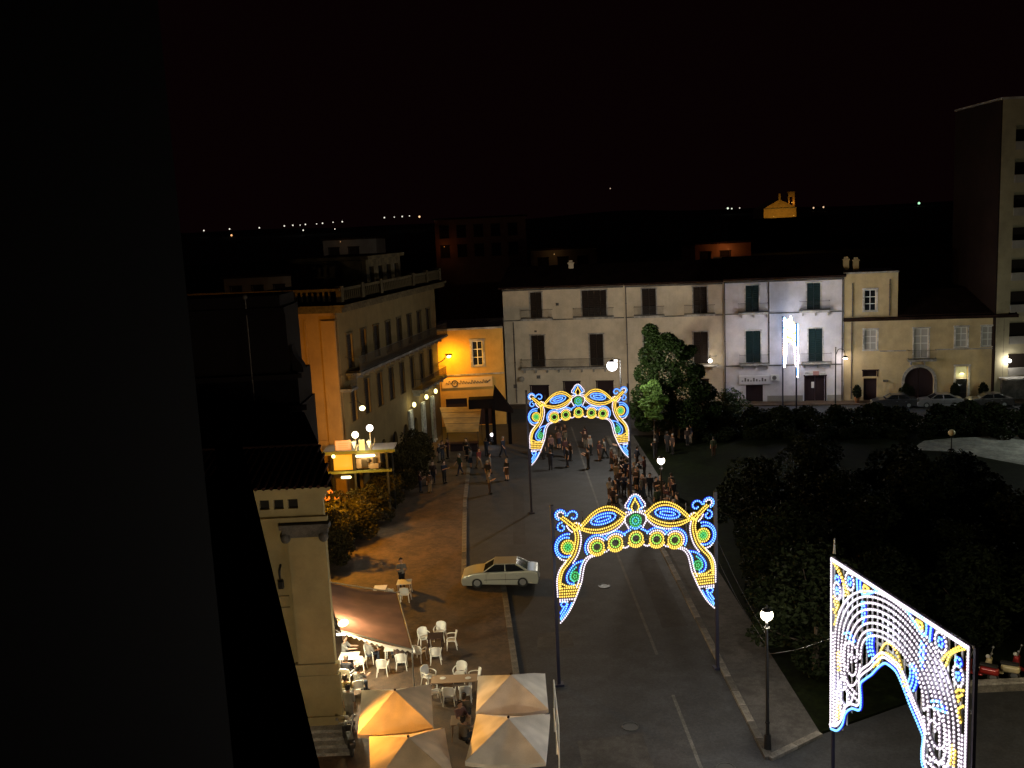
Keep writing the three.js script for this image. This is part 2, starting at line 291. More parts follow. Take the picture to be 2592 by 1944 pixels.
{ // white house lit by the farthest arch
  const up = [O(-4.7, -3.32, 9.9, 12.72), O(1.62, 2.98, 9.95, 12.75)], mid = [O(-4.72, -3.18, 4.36, 7.84), O(1.78, 3.22, 4.38, 7.94)], gr = [O(-4.75, -2.95, 0, 1.95), O(1.5, 3.45, 0, 2.8)];
  const t = house('row_house', 'white three-storey house behind the farthest light arch', -7, 5.36, 13.38, M.white, [...up, ...mid, ...gr]);
  [...up, ...mid].forEach((o) => shutters(t, o, { trim: M.trimWhite }));
  part('shop_door', [span(-4.75, -2.95, 0.02, 1.95, -0.3, -0.24)], M.wood, t);
  const d = part('door', [span(1.5, 2.46, 0.02, 2.8, -0.28, -0.22), span(2.49, 3.45, 0.02, 2.8, -0.28, -0.22), ...surround(gr[1], 0.16, 0.06, false)], M.wood, t);
  part('notice', [span(2.1, 2.38, 1.5, 2.15, -0.215, -0.2)], M.frame, d);
  const s = part('shop_sign', [rbox(3.3, 0.95, 0.16, 0.04, -3.85, 2.5, 0.1)], mat(0.5, 0.48, 0.5), t);
  for (let i = 0; i < 9; i++) part('sign_stroke', [span(-5.2 + i * 0.3, -5.02 + i * 0.3, 2.36, 2.36 + 0.12 + 0.14 * ((i * 5) % 3), 0.181, 0.2)], M.darkStone, s);
  part('string_course', [span(-6.9, 5.3, 9.62, 9.74, 0.002, 0.1), span(-6.9, 5.3, 4.0, 4.12, 0.002, 0.1), span(-6.9, 5.3, 13.02, 13.2, 0.002, 0.24)], M.darkStone, t);  // band colour includes the shadow under the courses
  part('plinth', [span(-2.5, 1.2, 0, 0.75, 0.002, 0.07), span(3.7, 5.3, 0, 0.75, 0.002, 0.07)], M.grey, t);
  for (const [a, y] of [[-4, 9.88], [2.3, 9.92], [-3.95, 4.34], [2.5, 4.36]]) balcony(t, a - 1.5, a + 1.6, y, 0.75);
  part('roof', gable(-7.02, 5.5, 0.55, -12.5, 13.5, 2.1), M.tile, t);
  part('roof_parapet', [span(-8, -0.6, 14.6, 15.6, -7, -6.6)], M.dull, t);
  part('drainpipe', pipeGeo(-6.9, 0.3, 13.2), M.pipe, t); part('drainpipe', pipeGeo(-2.3, 4.2, 13.2), M.pipe, t); part('drainpipe', pipeGeo(5.2, 0.3, 13.2), M.pipe, t);
  const ac = part('air_conditioner', [rbox(0.9, 0.62, 0.32, 0.04, -1.7, 2.75, 0.2)], M.frame, t);
  part('fan_grille', [new THREE.TorusGeometry(0.22, 0.02, 6, 18).translate(-1.78, 2.75, 0.37), cyl(0.2, 0.2, 0.02).rotateX(Math.PI / 2).translate(-1.78, 2.75, 0.362)], M.darkStone, ac);
  part('awning_box', [span(1.4, 2.2, 2.95, 3.25, 0.01, 0.3), span(2.9, 3.5, 2.95, 3.2, 0.01, 0.22)], M.trimWhite, t); part('door_arms', [span(2.25, 2.85, 2.92, 3.35, 0.01, 0.12)], mat(0.35, 0.18, 0.16), t);
}
{ // ochre two-storey house with a third-storey block at its left end
  const h1 = [O(7.42, 8.68, 5.5, 7.65), O(12.35, 13.8, 4.5, 7.66), O(16.42, 17.55, 5.6, 7.7), O(19, 20.15, 5.65, 7.72), O(7.4, 8.75, 2.66, 3.3), O(7.4, 8.76, 0, 2.48), O(11.5, 14.4, 0, 3.57, null, { round: true }), O(16.55, 17.72, 0, 3.6)];
  const t = house('ochre_house', 'low ochre house with arched portal and small top block, right of the white house', 5.38, 21.3, 8.62, M.yellow, h1);
  const topw = O(7.4, 8.56, 9.62, 11.85);
  part('top_block', [wallGeo(5.38, 10.72, 8.95, 13.55, [topw]), span(5.38, 10.72, 8.95, 13.5, -6, -0.42)], M.yellow, t);
  paned(t, topw, { trim: M.trimWhite, t: 0.18 });
  for (const o of [h1[0], h1[2], h1[3]]) paned(t, o, { rows: 3, trim: M.trimWhite, t: 0.16, glass: M.blind });
  paned(t, h1[1], { rows: 4, trim: M.trimWhite, sill: false, glass: M.blind });
  balcony(t, 11.7, 14.5, 4.48, 0.8);
  part('fanlight', [span(7.4, 8.75, 2.66, 3.3, -0.3, -0.25), ...surround(h1[4], 0.12, 0.05, false)], M.wood, t);
  part('door', [span(7.4, 8.76, 0.02, 2.48, -0.3, -0.24)], M.wood, t); part('letter_box', [rbox(0.5, 0.24, 0.16, 0.03, 9.6, 2.2, 0.1)], M.darkStone, t);
  const g = part('portal', [new THREE.ExtrudeGeometry((() => { const s = new THREE.Shape(), c = 12.95; s.moveTo(c - 1.75, 0); s.lineTo(c - 1.75, 2.12); s.absarc(c, 2.12, 1.75, Math.PI, 0, true); s.lineTo(c + 1.75, 0); s.lineTo(c + 1.452, 0); s.lineTo(c + 1.452, 2.12); s.absarc(c, 2.12, 1.452, 0, Math.PI, false); s.lineTo(c - 1.452, 0); return s; })(), { depth: 0.1, bevelEnabled: false, curveSegments: 16 }).translate(0, 0, 0.003)], M.trim, t);
  part('gate_leaf', [span(11.5, 12.93, 0.02, 3.56, -0.38, -0.32)], M.wood, g); part('gate_leaf', [span(12.97, 14.4, 0.02, 3.56, -0.38, -0.32)], M.wood, g);
  const lit = part('lit_door', [...surround(h1[7], 0.2, 0.06, false), span(16.55, 17.72, 2.25, 2.36, -0.25, -0.1)], M.trimWhite, t);
  part('glass_door', [span(16.57, 17.7, 0.02, 2.24, -0.3, -0.27)], M.glass, lit); part('window_light', [span(16.6, 17.68, 2.4, 3.5, -0.36, -0.34)], mat(0.45, 0.5, 0.42), lit);
  part('door_lamp', [new THREE.SphereGeometry(0.2, 12, 6, 0, Math.PI * 2, 0, Math.PI / 2).scale(1.1, 0.75, 0.6).translate(17.15, 2.75, -0.08)], glow(1, 0.82, 0.36, 3), lit);
  lampLight(t, [17.15, 2.62, 0.25], [1, 0.83, 0.42], 1.6);
  part('eave', [span(5.3, 22.2, 8.63, 8.9, -0.4, 0.75), span(5.3, 22.2, 8.901, 8.95, -0.4, 0.85)], M.tile, t);
  part('roof', [gable(10.74, 22.2, 0.1, -12, 9.1, 2.2), gable(5.3, 10.73, -6.1, -12, 9.1, 1)], M.tile, t);
  part('drainpipe', pipeGeo(6.15, 0.3, 8.5), M.pipe, t); part('drainpipe', pipeGeo(6.2, 9.1, 12.6), M.pipe, t); part('drainpipe', pipeGeo(9.9, 9.1, 12.9), M.pipe, t); part('drainpipe', pipeGeo(21, 0.3, 8.5), M.pipe, t);
  part('cornice', [span(5.3, 10.8, 13.56, 13.72, -6.05, 0.12)], M.trim, t); part('string_course', [span(9, 11.6, 5.3, 5.42, 0.002, 0.08), span(14.6, 21.2, 5.35, 5.46, 0.002, 0.08)], M.trim, t);
  chimney(t, 5.8, -2, 13.72, 1.2, M.yellow); chimney(t, 6.8, -2, 13.72, 1.1, M.yellow);
}
{ // high apartment block at the right edge
  const t = thing('apartment_tower', 'tall pale apartment block with stacked dark balconies at the right edge', 'apartment block', [49.75, 0, -99.2], 0.0);
  const holes = []; for (let k = 0; k < 8; k++) for (let c = 0; c < 3; c++) holes.push(O(1.35 + c * 4.6, 4.9 + c * 4.6, 2.6 + k * 3.25, 4.9 + k * 3.25));
  part('wall', [wallGeo(0, 15, 0.01, 30.2, holes, 1.2), span(0.01, 15, 0, 30.1, -10, -1.22)], mat(0.34, 0.3, 0.19, pl), t); part('shade_toned_side_wall', [span(-0.16, -0.004, 0, 30.1, -10, -0.05)], phys(0.028, 0.018, 0.015, { ...pl, specularIntensity: 0.1 }), t);  // flank is the same wall, its shade put into a darker colour
  for (const o of holes) { const w = part('window', [span(o.x0 + 0.3, o.x1 - 0.3, o.y0, o.y1 - 0.3, -1.21, -1.16)], M.shutterBrown, t); part('balcony_front', [span(o.x0, o.x1, o.y0 - 0.05, o.y0 + 0.75, 0.003, 0.12)], M.grey, w); }
  part('cornice', [span(-0.2, 15.2, 30.21, 30.4, -10.2, 0.2)], M.trim, t);
  part('ground_floor', [span(0.6, 14, 0.01, 2.2, 0.003, 0.4)], M.darkStone, t); part('canopy', [span(0.4, 6, 2.3, 2.45, 0.003, 1.6)], M.trim, t);
  part('wall_lamp', [ball(0.2, 1.25, 4.15, 0.45)], glow(1, 0.96, 0.88, 4), t); lampLight(t, [1.25, 4.15, 0.45], [1, 0.95, 0.85], 10);
}
{ // orange-lit house at the end of the street
  const t = thing('corner_house', 'flat-roofed house glowing orange under the sodium wall lamp', 'house', [-7.6, 0, -99]);
  const holes = [O(3.7, 4.75, 6.2, 8.75), O(0.7, 2.9, 0, 2.9), O(3.7, 5.4, 0, 2.9)];
  part('wall', [wallGeo(0, 6.85, 0, 9.95, holes), span(0, 6.85, 0, 9.9, -9.5, -0.42)], M.ochre, t);
  paned(t, holes[0], { rows: 3, trim: M.trim, t: 0.22 }); part('door', [span(0.7, 2.9, 0.02, 2.9, -0.3, -0.25)], M.wood, t); part('door', [span(3.7, 5.4, 0.02, 2.9, -0.3, -0.25)], M.wood, t);
  part('cornice', [span(-0.1, 6.95, 9.96, 10.15, -9.6, 0.22)], M.trim, t); part('string_course', [span(0, 6.85, 5.3, 5.42, 0.002, 0.12)], M.trim, t);
  const s = part('shop_sign', [rbox(5.2, 1.05, 0.14, 0.03, 3.0, 4.55, 0.09)], mat(0.6, 0.42, 0.2), t), st = [];
  for (let i = 0; i < 15; i++) { const x = 0.85 + i * 0.29, h = 0.2 + 0.22 * ((i * 7) % 4) / 3; st.push(tube([[x, 4.4, 0.18], [x + 0.05, 4.4 + h, 0.18], [x + 0.14, 4.4 + h * 0.7, 0.18], [x + 0.16, 4.42, 0.18], [x + 0.26, 4.42 + h * 0.3, 0.18]], 0.03, 8, 4)); }
  part('sign_stroke', st, M.darkStone, s); part('sign_stroke', [new THREE.TorusGeometry(0.3, 0.06, 5, 14).translate(1.75, 4.5, 0.18), box(0.5, 0.12, 0.04).rotateZ(0.6).translate(5.2, 4.6, 0.18)], M.darkStone, s);
}
{ // dim houses and lit roof edges behind the square
  const far = (name, label, x0, x1, z, h, m, cd, rgb, lx, ly, d = 10) => {
    const t = thing(name, label, 'house', [x0, 0, z]), W = x1 - x0, holes = [];
    for (let k = 0; k < Math.floor(W / 2.6); k++) for (const y of [h - 2.7, h - 5.6]) holes.push(O(0.8 + k * 2.6, 2 + k * 2.6, y, y + 1.7));
    part('wall', [wallGeo(0, W, 0, h, holes), span(0, W, 0, h - 0.05, -d, -0.42)], m, t);
    holes.forEach((o) => part('window', [span(o.x0, o.x1, o.y0, o.y1, -0.2, -0.15), ...surround(o, 0.12, 0.05)], M.shutterBrown, t));
    part('roof', [span(-0.3, W + 0.3, h + 0.002, h + 0.25, -d - 0.3, 0.4)], M.tile, t);
    if (cd) { part('wall_lamp', [ball(0.06, lx, ly, 1.6, 8)], glow(...rgb, 0.4), t); lampLight(t, [lx, ly, 1.6], rgb, cd); }
    return t;
  };
  far('distant_house', 'dim reddish house with dark windows far behind the street end', -10.6, 3.2, -150, 21.6, mat(0.26, 0.13, 0.09, pl), 0.6, [1, 0.35, 0.06], 1.4, 17.6);
  far('distant_house', 'dark far house with a short orange-lit edge left of the reddish house', -24, -17, -130, 19.4, M.dull, 0.22, [1, 0.5, 0.2], 2.6, 19.2);
  far('distant_house', 'dark far house with a thin lit edge above the cream row', 3.5, 12, -130, 16.8, M.dull, 0.5, [1, 0.55, 0.2], 2.8, 16.3);
  far('distant_house', 'far house with a long reddish lit top strip behind the row', 25, 32.4, -130, 16.6, mat(0.4, 0.2, 0.12, pl), 2.4, [1, 0.4, 0.12], 4, 15.9);
  far('distant_house', 'large unlit house standing behind the left palazzo', -34, -24.5, -118, 15.5, M.dull, 0);
}
{ // small church lit orange on the hill
  const t = thing('hill_church', 'small gabled church lit orange on the dark hill', 'church', [157.4, 0, -600]), m = mat(0.55, 0.4, 0.2, pl);
  part('wall', [new THREE.ExtrudeGeometry(new THREE.Shape([[0, 12], [19.7, 12], [19.7, 24], [9.6, 29.2], [0, 24]].map((p) => new THREE.Vector2(...p))), { depth: 26, bevelEnabled: false }).translate(0, 0, -26)], m, t);
  part('string_course', [span(-0.2, 19.9, 23.6, 24.1, 0.01, 0.5)], M.trim, t); part('terrace', [span(-14, 34, 0, 18.3, -34, 14)], M.earth, t);
  part('bell_tower', [span(15.2, 15.9, 24, 33, -4, -1), span(18.4, 19.1, 24, 33, -4, -1), span(15.2, 19.1, 30.5, 33.5, -3.9, -1.1), span(9.1, 10.2, 29, 32.6, -1, 0.05)], m, t);
  part('roof', [gable(0, 0.01, 0, -1, 0, 0)], M.tile, t);
  t.remove(t.children[t.children.length - 1]);
  for (const x of [3, 15]) { part('floodlight_lamp', [ball(0.2, x, 19.2, 11, 8)], glow(1, 0.5, 0.08, 1), t); lampLight(t, [x, 19.2, 11], [1, 0.5, 0.07], 85, 10); }
  part('floodlight_lamp', [ball(0.2, 17.2, 27, -0.3, 8)], glow(1, 0.45, 0.07, 2), t); lampLight(t, [17.2, 27, -0.3], [1, 0.42, 0.06], 9, 10);
}
{ // lamps on the far hillside
  const bulb = part('distant_lamp', [ball(1.05, 0, 0, 0, 8)], glow(0.85, 0.8, 0.68, 1));
  tag(bulb, 'tiny white lamp, leftmost of the far lights on the left hillside', 'lamp', 'white lamps on the far left hillside');
  const white = [[-455, 37], [-416, 37.5], [-371, 37.2], [-333, 38.2], [-320, 38.6], [-309, 38.4], [-301, 39], [-284, 39], [-275, 39.6], [-259, 40.3], [-245, 40.5], [-257, 30], [-305, 30.5], [-136, 13], [-181, 43.6], [-166, 43.7], [-154, 44], [-143, 44.4]];
  white.forEach(([x, y], i) => { if (!i) bulb.position.set(x, y, -1500); else { const c = bulb.clone(); c.name = numbered('distant_lamp'); scene.add(c); c.userData = { ...bulb.userData, label: `tiny white lamp on the far left hillside, ${ORD[white.filter((q) => q[0] < x).length]} from the left` }; c.position.set(x, y, -1500); c.scale.setScalar(i > 3 && i % 2 ? 0.75 : 1); } });
  const one = (x, y, s, rgb, label) => { const c = part('distant_lamp', [ball(1, 0, 0, 0, 8)], glow(...rgb, 1)); c.position.set(x, y, -1500); c.scale.setScalar(s); tag(c, label, 'lamp'); };
  one(-414, 28, 1.5, [1, 0.5, 0.2], 'tiny orange lamp below the white lamps on the far left hillside'); one(-128, 42.5, 1.5, [1, 0.6, 0.3], 'tiny orange lamp at the right end of the far left lights');
  one(339, 33.3, 1.5, [0.7, 0.8, 0.62], 'pale lamp, left of the pair left of the hill church'); one(345, 32.6, 1.1, [0.7, 0.75, 0.6], 'pale lamp, close right of the brightest one left of the hill church'); one(357, 33, 0.9, [0.7, 0.6, 0.5], 'faint lamp nearest the hill church on its left');
  one(469, 28, 1.2, [0.8, 0.5, 0.3], 'tiny orange lamp just right of the hill church'); one(484, 28.4, 1.2, [0.8, 0.5, 0.3], 'second tiny orange lamp right of the hill church'); one(629, 27.5, 1.9, [0.4, 0.85, 0.5], 'small greenish lamp on the far right hillside'); one(162, 71, 0.8, [0.5, 0.35, 0.25], 'faint high lamp on the ridge above the square');
}

{ // long palazzo along the left of the street, with an end wall turned to us
  const t = thing('palazzo', 'long three-storey palazzo with full-length balcony, left of the street', 'palazzo', [-12.45, 0, -70], 1.365);
  const h1 = [], h2 = [], h0 = [];
  for (let k = 0; k < 8; k++) { const a = 1.9 + k * 2.98; h1.push(O(a, a + 1.15, 10.16, 12.75)); h2.push(O(a, a + 1.15, 6.15, 8.9)); h0.push(O(a - 0.1, a + 1.25, 0, 3.4, null, { round: true })); }
  part('wall', [wallGeo(0, 26, 0, 14.6, [...h1, ...h2, ...h0]), span(0.42, 25.98, 0, 14.5, -14, -0.42)], M.palazzo, t);
  for (const o of [...h1, ...h2]) shutters(t, o, { leaf: M.shutterBrown, trim: M.palazzoTrim });
  h0.forEach((o) => part('door', [span(o.x0, o.x1, 0.02, o.y1, -0.32, -0.26)], M.shutterBrown, t));
  const turn = (g) => g.rotateY(-Math.PI / 2).translate(0, 0, -14), e = [O(3.5, 4.7, 10.2, 12.8), O(8, 9.2, 10.2, 12.8), O(3.5, 4.7, 6.2, 8.9), O(8, 9.2, 6.2, 8.9)];
  part('end_wall', [turn(wallGeo(0, 14, 0, 14.6, e))], M.endWall, t);
  e.forEach((o) => shutters(t, o, { leaf: M.shutterBrown, turn }));
  part('pilaster', [turn(span(12.9, 13.98, 0.01, 14, 0.003, 0.16)), turn(span(11.6, 11.72, 0.01, 14, 0.003, 0.08)), turn(span(0, 12.85, 5.0, 5.2, 0.004, 0.12)), turn(span(0, 14.1, 3.5, 3.66, 0.17, 0.26))], M.endWall, t);
  part('cornice', [span(-0.9, 26.6, 14.61, 14.95, -0.3, 0.9), span(-0.9, 26.6, 14.951, 15.15, -0.3, 1.1), turn(span(-0.5, 14.3, 14.61, 14.95, -0.3, 0.9)), turn(span(-0.5, 14.3, 14.951, 15.15, -0.3, 1.1))], M.palazzoTrim, t);
  part('roof', [span(0, 26.4, 15.16, 15.3, -14, 0.6)], M.tile, t);
  const bal = []; for (let x = 0; x < 26; x += 0.42) bal.push(cyl(0.09, 0.12, 0.7, x, 15.75, 0.5, 6)); for (let z = -0.2; z > -13; z -= 0.42) bal.push(cyl(0.09, 0.12, 0.7, -0.3, 15.75, z, 6));
  part('balustrade', [bal, span(-0.5, 26.4, 16.1, 16.3, 0.36, 0.64), span(-0.5, -0.1, 16.1, 16.3, -13, 0.35), [0, 4.3, 8.6, 17.3, 21.6, 26].map((x) => span(x - 0.28, x + 0.28, 15.31, 16.45, 0.3, 0.7))], M.palazzoTrim, t);
  const at = [0, 1, 2, 3].map((k) => O(9.3 + k * 2.15, 10.4 + k * 2.15, 15.8, 17.4));
  const a2 = part('attic', [wallGeo(8.6, 17.4, 15.32, 18, at).translate(0, 0, -0.5), span(8.6, 17.4, 15.31, 17.95, -7, -0.93), span(8.3, 17.7, 18.01, 18.3, -7.2, -0.2)], M.palazzoTrim, t);
  at.forEach((o) => part('pane', [span(o.x0, o.x1, o.y0, o.y1, -0.8, -0.75)], M.glass, a2));
  balcony(t, 1.3, 26, 9.98, 1.15, { h: 1.15, slab: M.darkStone }); balcony(t, 16.9, 25.2, 6.0, 1.05, { slab: M.darkStone }); balcony(t, -0.05, 1.25, 9.0, 0.9, { slab: M.darkStone, brackets: false });
  for (const a of [15.72, 19.59, 22.71]) {
    const p = part('pilaster_panel', [span(a - 0.42, a + 0.42, 0.2, 4.4, 0.003, 0.22), span(a - 0.5, a + 0.5, 0.01, 0.199, 0.003, 0.3)], mat(0.5, 0.52, 0.48, { map: T.stone }), t);
    part('wall_lamp', [new THREE.SphereGeometry(0.2, 12, 8).scale(0.85, 1.15, 0.85).translate(a, 4.9, 0.5)], glow(1, 0.86, 0.32, 3), p); part('lamp_bracket', [bar(V(a, 4.66, 0.5), V(a, 4.6, 0.05), 0.025)], M.iron, p);
    lampLight(t, [a, 4.9, 0.5], [1, 0.9, 0.5], 3.0);
  }
  part('corner_lamp', [new THREE.SphereGeometry(0.22, 12, 8).scale(1.1, 0.85, 1).translate(1.5, 7.3, 1.0)], glow(1, 0.84, 0.45, 4), t); part('lamp_bracket', [tube([[1.5, 7.7, 0.02], [1.5, 7.85, 0.6], [1.5, 7.52, 1.0]], 0.03)], M.iron, t);
  lampLight(t, [1.5, 7.3, 1.0], [1, 0.68, 0.2], 14);
  part('lamp_arm', [tube([[25.9, 7.0, -0.3], [26.3, 7.4, 0.4], [27.4, 7.78, 0.6]], 0.05)], M.iron, t);
}
{ // the sodium lamp that lights the street end
  const t = thing('sodium_lamp', 'bright yellow sodium lamp on an arm before the orange corner house', 'street lamp', [-6.2, 7.57, -97.1]);
  part('lamp_head', [rbox(0.7, 0.14, 0.34, 0.05, 0, 0.16, 0)], M.iron, t); part('lamp_bulb', [new THREE.SphereGeometry(0.22, 14, 8).scale(1.1, 0.85, 0.9)], glow(1, 0.86, 0.3, 5), t);
  lampLight(t, [0, 0, 0], SODIUM, 72);
}
{ // two-storey palazzino in front, end wall with cornice and corner pilaster
  const t = thing('palazzino', 'yellowish end wall with cornice, vents and corner pilaster, lower left', 'building', [0, 0, -37]);
  const vents = [0, 1, 2, 3, 4, 5, 6, 7].map((k) => O(-12.9 + k * 0.56, -12.5 + k * 0.56, 9.55, 9.95));
  part('wall', [wallGeo(-16, -7.6, 0, 10.2, vents, 0.3), prism([[-24, -0.32], [-7.62, -0.32], [-10.95, -11], [-24, -11]], 0, 10.15)], M.stoneWall, t);
  vents.forEach((o) => part('vent', [span(o.x0, o.x1, o.y0, o.y1, -0.28, -0.22)], M.void, t));
  part('pilaster', [span(-9.05, -7.58, 3.2, 8.45, 0.003, 0.2), span(-9.2, -7.42, 2.9, 3.2, 0.003, 0.34), span(-9.1, -7.5, 2.72, 2.9, 0.003, 0.28), span(-9.2, -7.42, 1.0, 2.715, 0.003, 0.32), span(-9.3, -7.34, 0.6, 0.995, 0.003, 0.42)], M.stoneWall, t);
  part('capital', [span(-9.15, -7.5, 8.455, 8.6, 0.003, 0.3), span(-9.3, -7.36, 8.82, 9.0, 0.003, 0.44), span(-9.22, -7.44, 8.605, 8.815, 0.003, 0.36), ball(0.2, -9.1, 8.45, 0.3, 10), ball(0.2, -7.62, 8.45, 0.3, 10)], M.darkStone, t);
  part('cornice', [span(-16, -7.45, 10.0, 10.2, 0.003, 0.24), prism([[-24, 0.45], [-7.3, 0.45], [-10.7, -11.1], [-24, -11.1]], 10.205, 10.4), prism([[-24, 0.6], [-7.15, 0.6], [-10.58, -11.2], [-24, -11.2]], 10.405, 10.52)], M.stoneWall, t);
  part('moulding', [span(-16, -7.45, 9.06, 9.24, 0.003, 0.2), span(-16, -9.22, 5.9, 6.02, 0.003, 0.12), span(-16, -9.22, 5.45, 5.55, 0.003, 0.1), span(-16, -9.25, 2.75, 2.95, 0.003, 0.16), span(-16, -9.31, 0.7, 0.9, 0.003, 0.2)], M.stoneWall, t);
  part('wall_lamp_bracket', [tube([[-9.45, 7.3, 0.02], [-9.45, 7.15, 0.25], [-9.45, 6.85, 0.3], [-9.45, 6.7, 0.2]], 0.04), rbox(0.2, 0.32, 0.2, 0.03, -9.45, 6.55, 0.22)], M.iron, t);
  for (let k = 0; k < 4; k++) part('step', [span(-12, -7.3 + k * 0.16, 0.13 + (3 - k) * 0.13, 0.13 + (4 - k) * 0.13 - 0.004, 0.43 + k * 0.36, 0.43 + (k + 1) * 0.36 + 0.02)], M.trim, t);
  const rA = [V(-24, 10.53, 0.66), V(-7.05, 10.53, 0.66), V(-8.2, 11.3, -3.2), V(-24, 11.3, -3.2), V(-10.5, 11.35, -11.3), V(-24, 11.35, -11.3), V(-10.5, 10.53, -11.3), V(-24, 10.53, -11.3)];
  part('roof', [quads([[rA[0], rA[1], rA[2], rA[3]], [rA[3], rA[2], rA[4], rA[5]], [rA[1], rA[6], rA[4], rA[2]], [rA[6], rA[7], rA[5], rA[4]], [rA[0], rA[7], rA[6], rA[1]]])], M.tile, t);
  const tl = []; for (let x = -23.8; x < -7.2; x += 0.3) { const k = Math.min(1, (-7.0 - x) / 1.15); tl.push(bar(V(x, 10.55, 0.66), V(x, 10.55 + 0.77 * k, 0.66 - 3.86 * k), 0.075, 6)); }
  part('roof_tiles', [tl, bar(V(-24, 11.34, -3.2), V(-8.25, 11.34, -3.2), 0.11, 8)], phys(0.05, 0.024, 0.018, { map: T.stone, specularIntensity: 0.2 }), t, 'stuff');
}
{ // unlit building behind it
  const t = thing('unlit_building', 'tall unlit building standing black behind the tiled roof', 'building', [0, 0, -49]);
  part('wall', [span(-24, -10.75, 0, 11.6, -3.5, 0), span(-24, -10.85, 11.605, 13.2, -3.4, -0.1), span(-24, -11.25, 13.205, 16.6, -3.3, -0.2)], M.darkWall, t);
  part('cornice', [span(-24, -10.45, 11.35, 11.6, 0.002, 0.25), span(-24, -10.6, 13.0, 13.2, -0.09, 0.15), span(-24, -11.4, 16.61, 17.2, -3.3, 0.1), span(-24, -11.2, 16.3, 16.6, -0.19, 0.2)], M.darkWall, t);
  part('scroll_buttress', [new THREE.ExtrudeGeometry((() => { const s = new THREE.Shape(); s.moveTo(-11.15, 13.21); s.lineTo(-10.6, 13.21); s.bezierCurveTo(-10.6, 13.9, -11.1, 13.8, -11.1, 14.6); s.lineTo(-11.15, 14.6); return s; })(), { depth: 0.8, bevelEnabled: false }).translate(0, 0, -1.2)], M.darkWall, t);
  part('down_pipe', [cyl(0.035, 0.035, 6, -13.1, 14.2, 0.12), ball(0.14, -13.1, 17.2, 0.12, 8)], M.pipe, t);
}
{ // the roof terrace below the photographer and the wall beside him
  const t = thing('dark_roof_terrace', 'unlit roof edge running diagonally up the lower left', 'building');
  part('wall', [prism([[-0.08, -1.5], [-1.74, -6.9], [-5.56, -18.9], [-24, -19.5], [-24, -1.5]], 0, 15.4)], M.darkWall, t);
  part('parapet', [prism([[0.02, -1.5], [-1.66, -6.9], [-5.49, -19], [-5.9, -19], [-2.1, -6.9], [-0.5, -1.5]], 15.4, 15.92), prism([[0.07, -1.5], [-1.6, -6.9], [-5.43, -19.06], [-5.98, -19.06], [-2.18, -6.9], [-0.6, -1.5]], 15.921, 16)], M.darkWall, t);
  const w = thing('wall_edge', 'dark wall of the photographer’s own building at the far left', 'wall', [-1.45, 0, -1]);
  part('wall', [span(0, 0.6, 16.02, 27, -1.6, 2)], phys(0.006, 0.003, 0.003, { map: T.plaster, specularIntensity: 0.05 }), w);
}
{ // lamp under the photographer, out of sight, that lights the end wall and parasols from this side
  const t = thing('wall_lantern', 'lantern on a bracket below the dark roof edge', 'wall lamp', [-3.2, 7.5, -16]);
  part('lamp_globe', [ball(0.2)], glow(1, 0.85, 0.6, 3), t); part('lamp_bracket', [tube([[-1.65, -0.1, 0.3], [-0.9, 0.35, 0.2], [0, 0.22, 0]], 0.03)], M.iron, t);
  lampLight(t, [0, 0, 0], [1, 0.78, 0.48], 190);
}
{ // sodium lamp round the corner of the palazzino, lighting the paving and the palazzo end wall
  const t = thing('sodium_lamp', 'sodium lamp on a post hidden round the corner of the yellowish end wall', 'street lamp', [-12.75, 0, -58.6]);
  part('pole', [cyl(0.06, 0.09, 6.2, 0, 3.1, 0)], M.iron, t); part('lamp_head', [rbox(0.5, 0.12, 0.3, 0.04, 0.1, 6.33, 0)], M.iron, t); part('lamp_bulb', [ball(0.2, 0.1, 6.1, 0)], glow(1, 0.7, 0.2, 3), t);
  lampLight(t, [0.1, 6.1, 0], SODIUM, 390);
  const u = thing('sodium_lamp', 'low sodium floodlight beside the steps, left of the orange parasols', 'floodlight', [-8.35, 0, -33.1]);
  part('pole', [cyl(0.04, 0.06, 3.7, 0, 1.85, 0)], M.iron, u); part('lamp_head', [rbox(0.16, 0.24, 0.3, 0.03, 0.06, 3.8, 0)], M.iron, u); part('lamp_lens', [rbox(0.03, 0.18, 0.22, 0.01, 0.16, 3.8, 0)], glow(1, 0.6, 0.1, 3), u);
  const fl = new THREE.SpotLight(new THREE.Color().setRGB(1, 0.43, 0.07), 170, 0, 0.72, 0.6, 2); fl.position.set(0.22, 3.8, 0); fl.target.position.set(4.4, 2.2, 0.55); fl.castShadow = true; fl.shadow.radius = 5; u.add(fl, fl.target);
}

// ---------------------------------------------------------------- light arches of the feast
const LC = { y: [1.5, 0.92, 0.12], b: [0.24, 0.8, 1.7], w: [1.2, 1.05, 1.2], g: [0.04, 0.5, 0.12], c: [0.06, 0.66, 0.6], l: [0.4, 0.85, 0.1] };
const LB = {}, LR = {};
for (const k in LC) { LB[k] = glow(...LC[k], k === 'w' ? 1 : 1.05); LR[k] = mat(...({ y: [0.17, 0.14, 0.008], b: [0.006, 0.012, 0.75], w: [0.13, 0.11, 0.15], g: [0.015, 0.22, 0.03], c: [0.01, 0.12, 0.25], l: [0.15, 0.25, 0.02] })[k]); }  // rib colours paint in the tinted halo around the bulbs
let BULB = 1, HOT = null;
const bulbGeo = new THREE.OctahedronGeometry(0.034, 1).toNonIndexed();
const along = (pts, step, closed) => { const c = pts.length > 2 ? new THREE.CatmullRomCurve3(pts, closed, 'centripetal') : new THREE.LineCurve3(...pts), L = c.getLength(); return c.getSpacedPoints(Math.max(2, Math.round(L / step))).slice(0, closed ? -1 : undefined); };
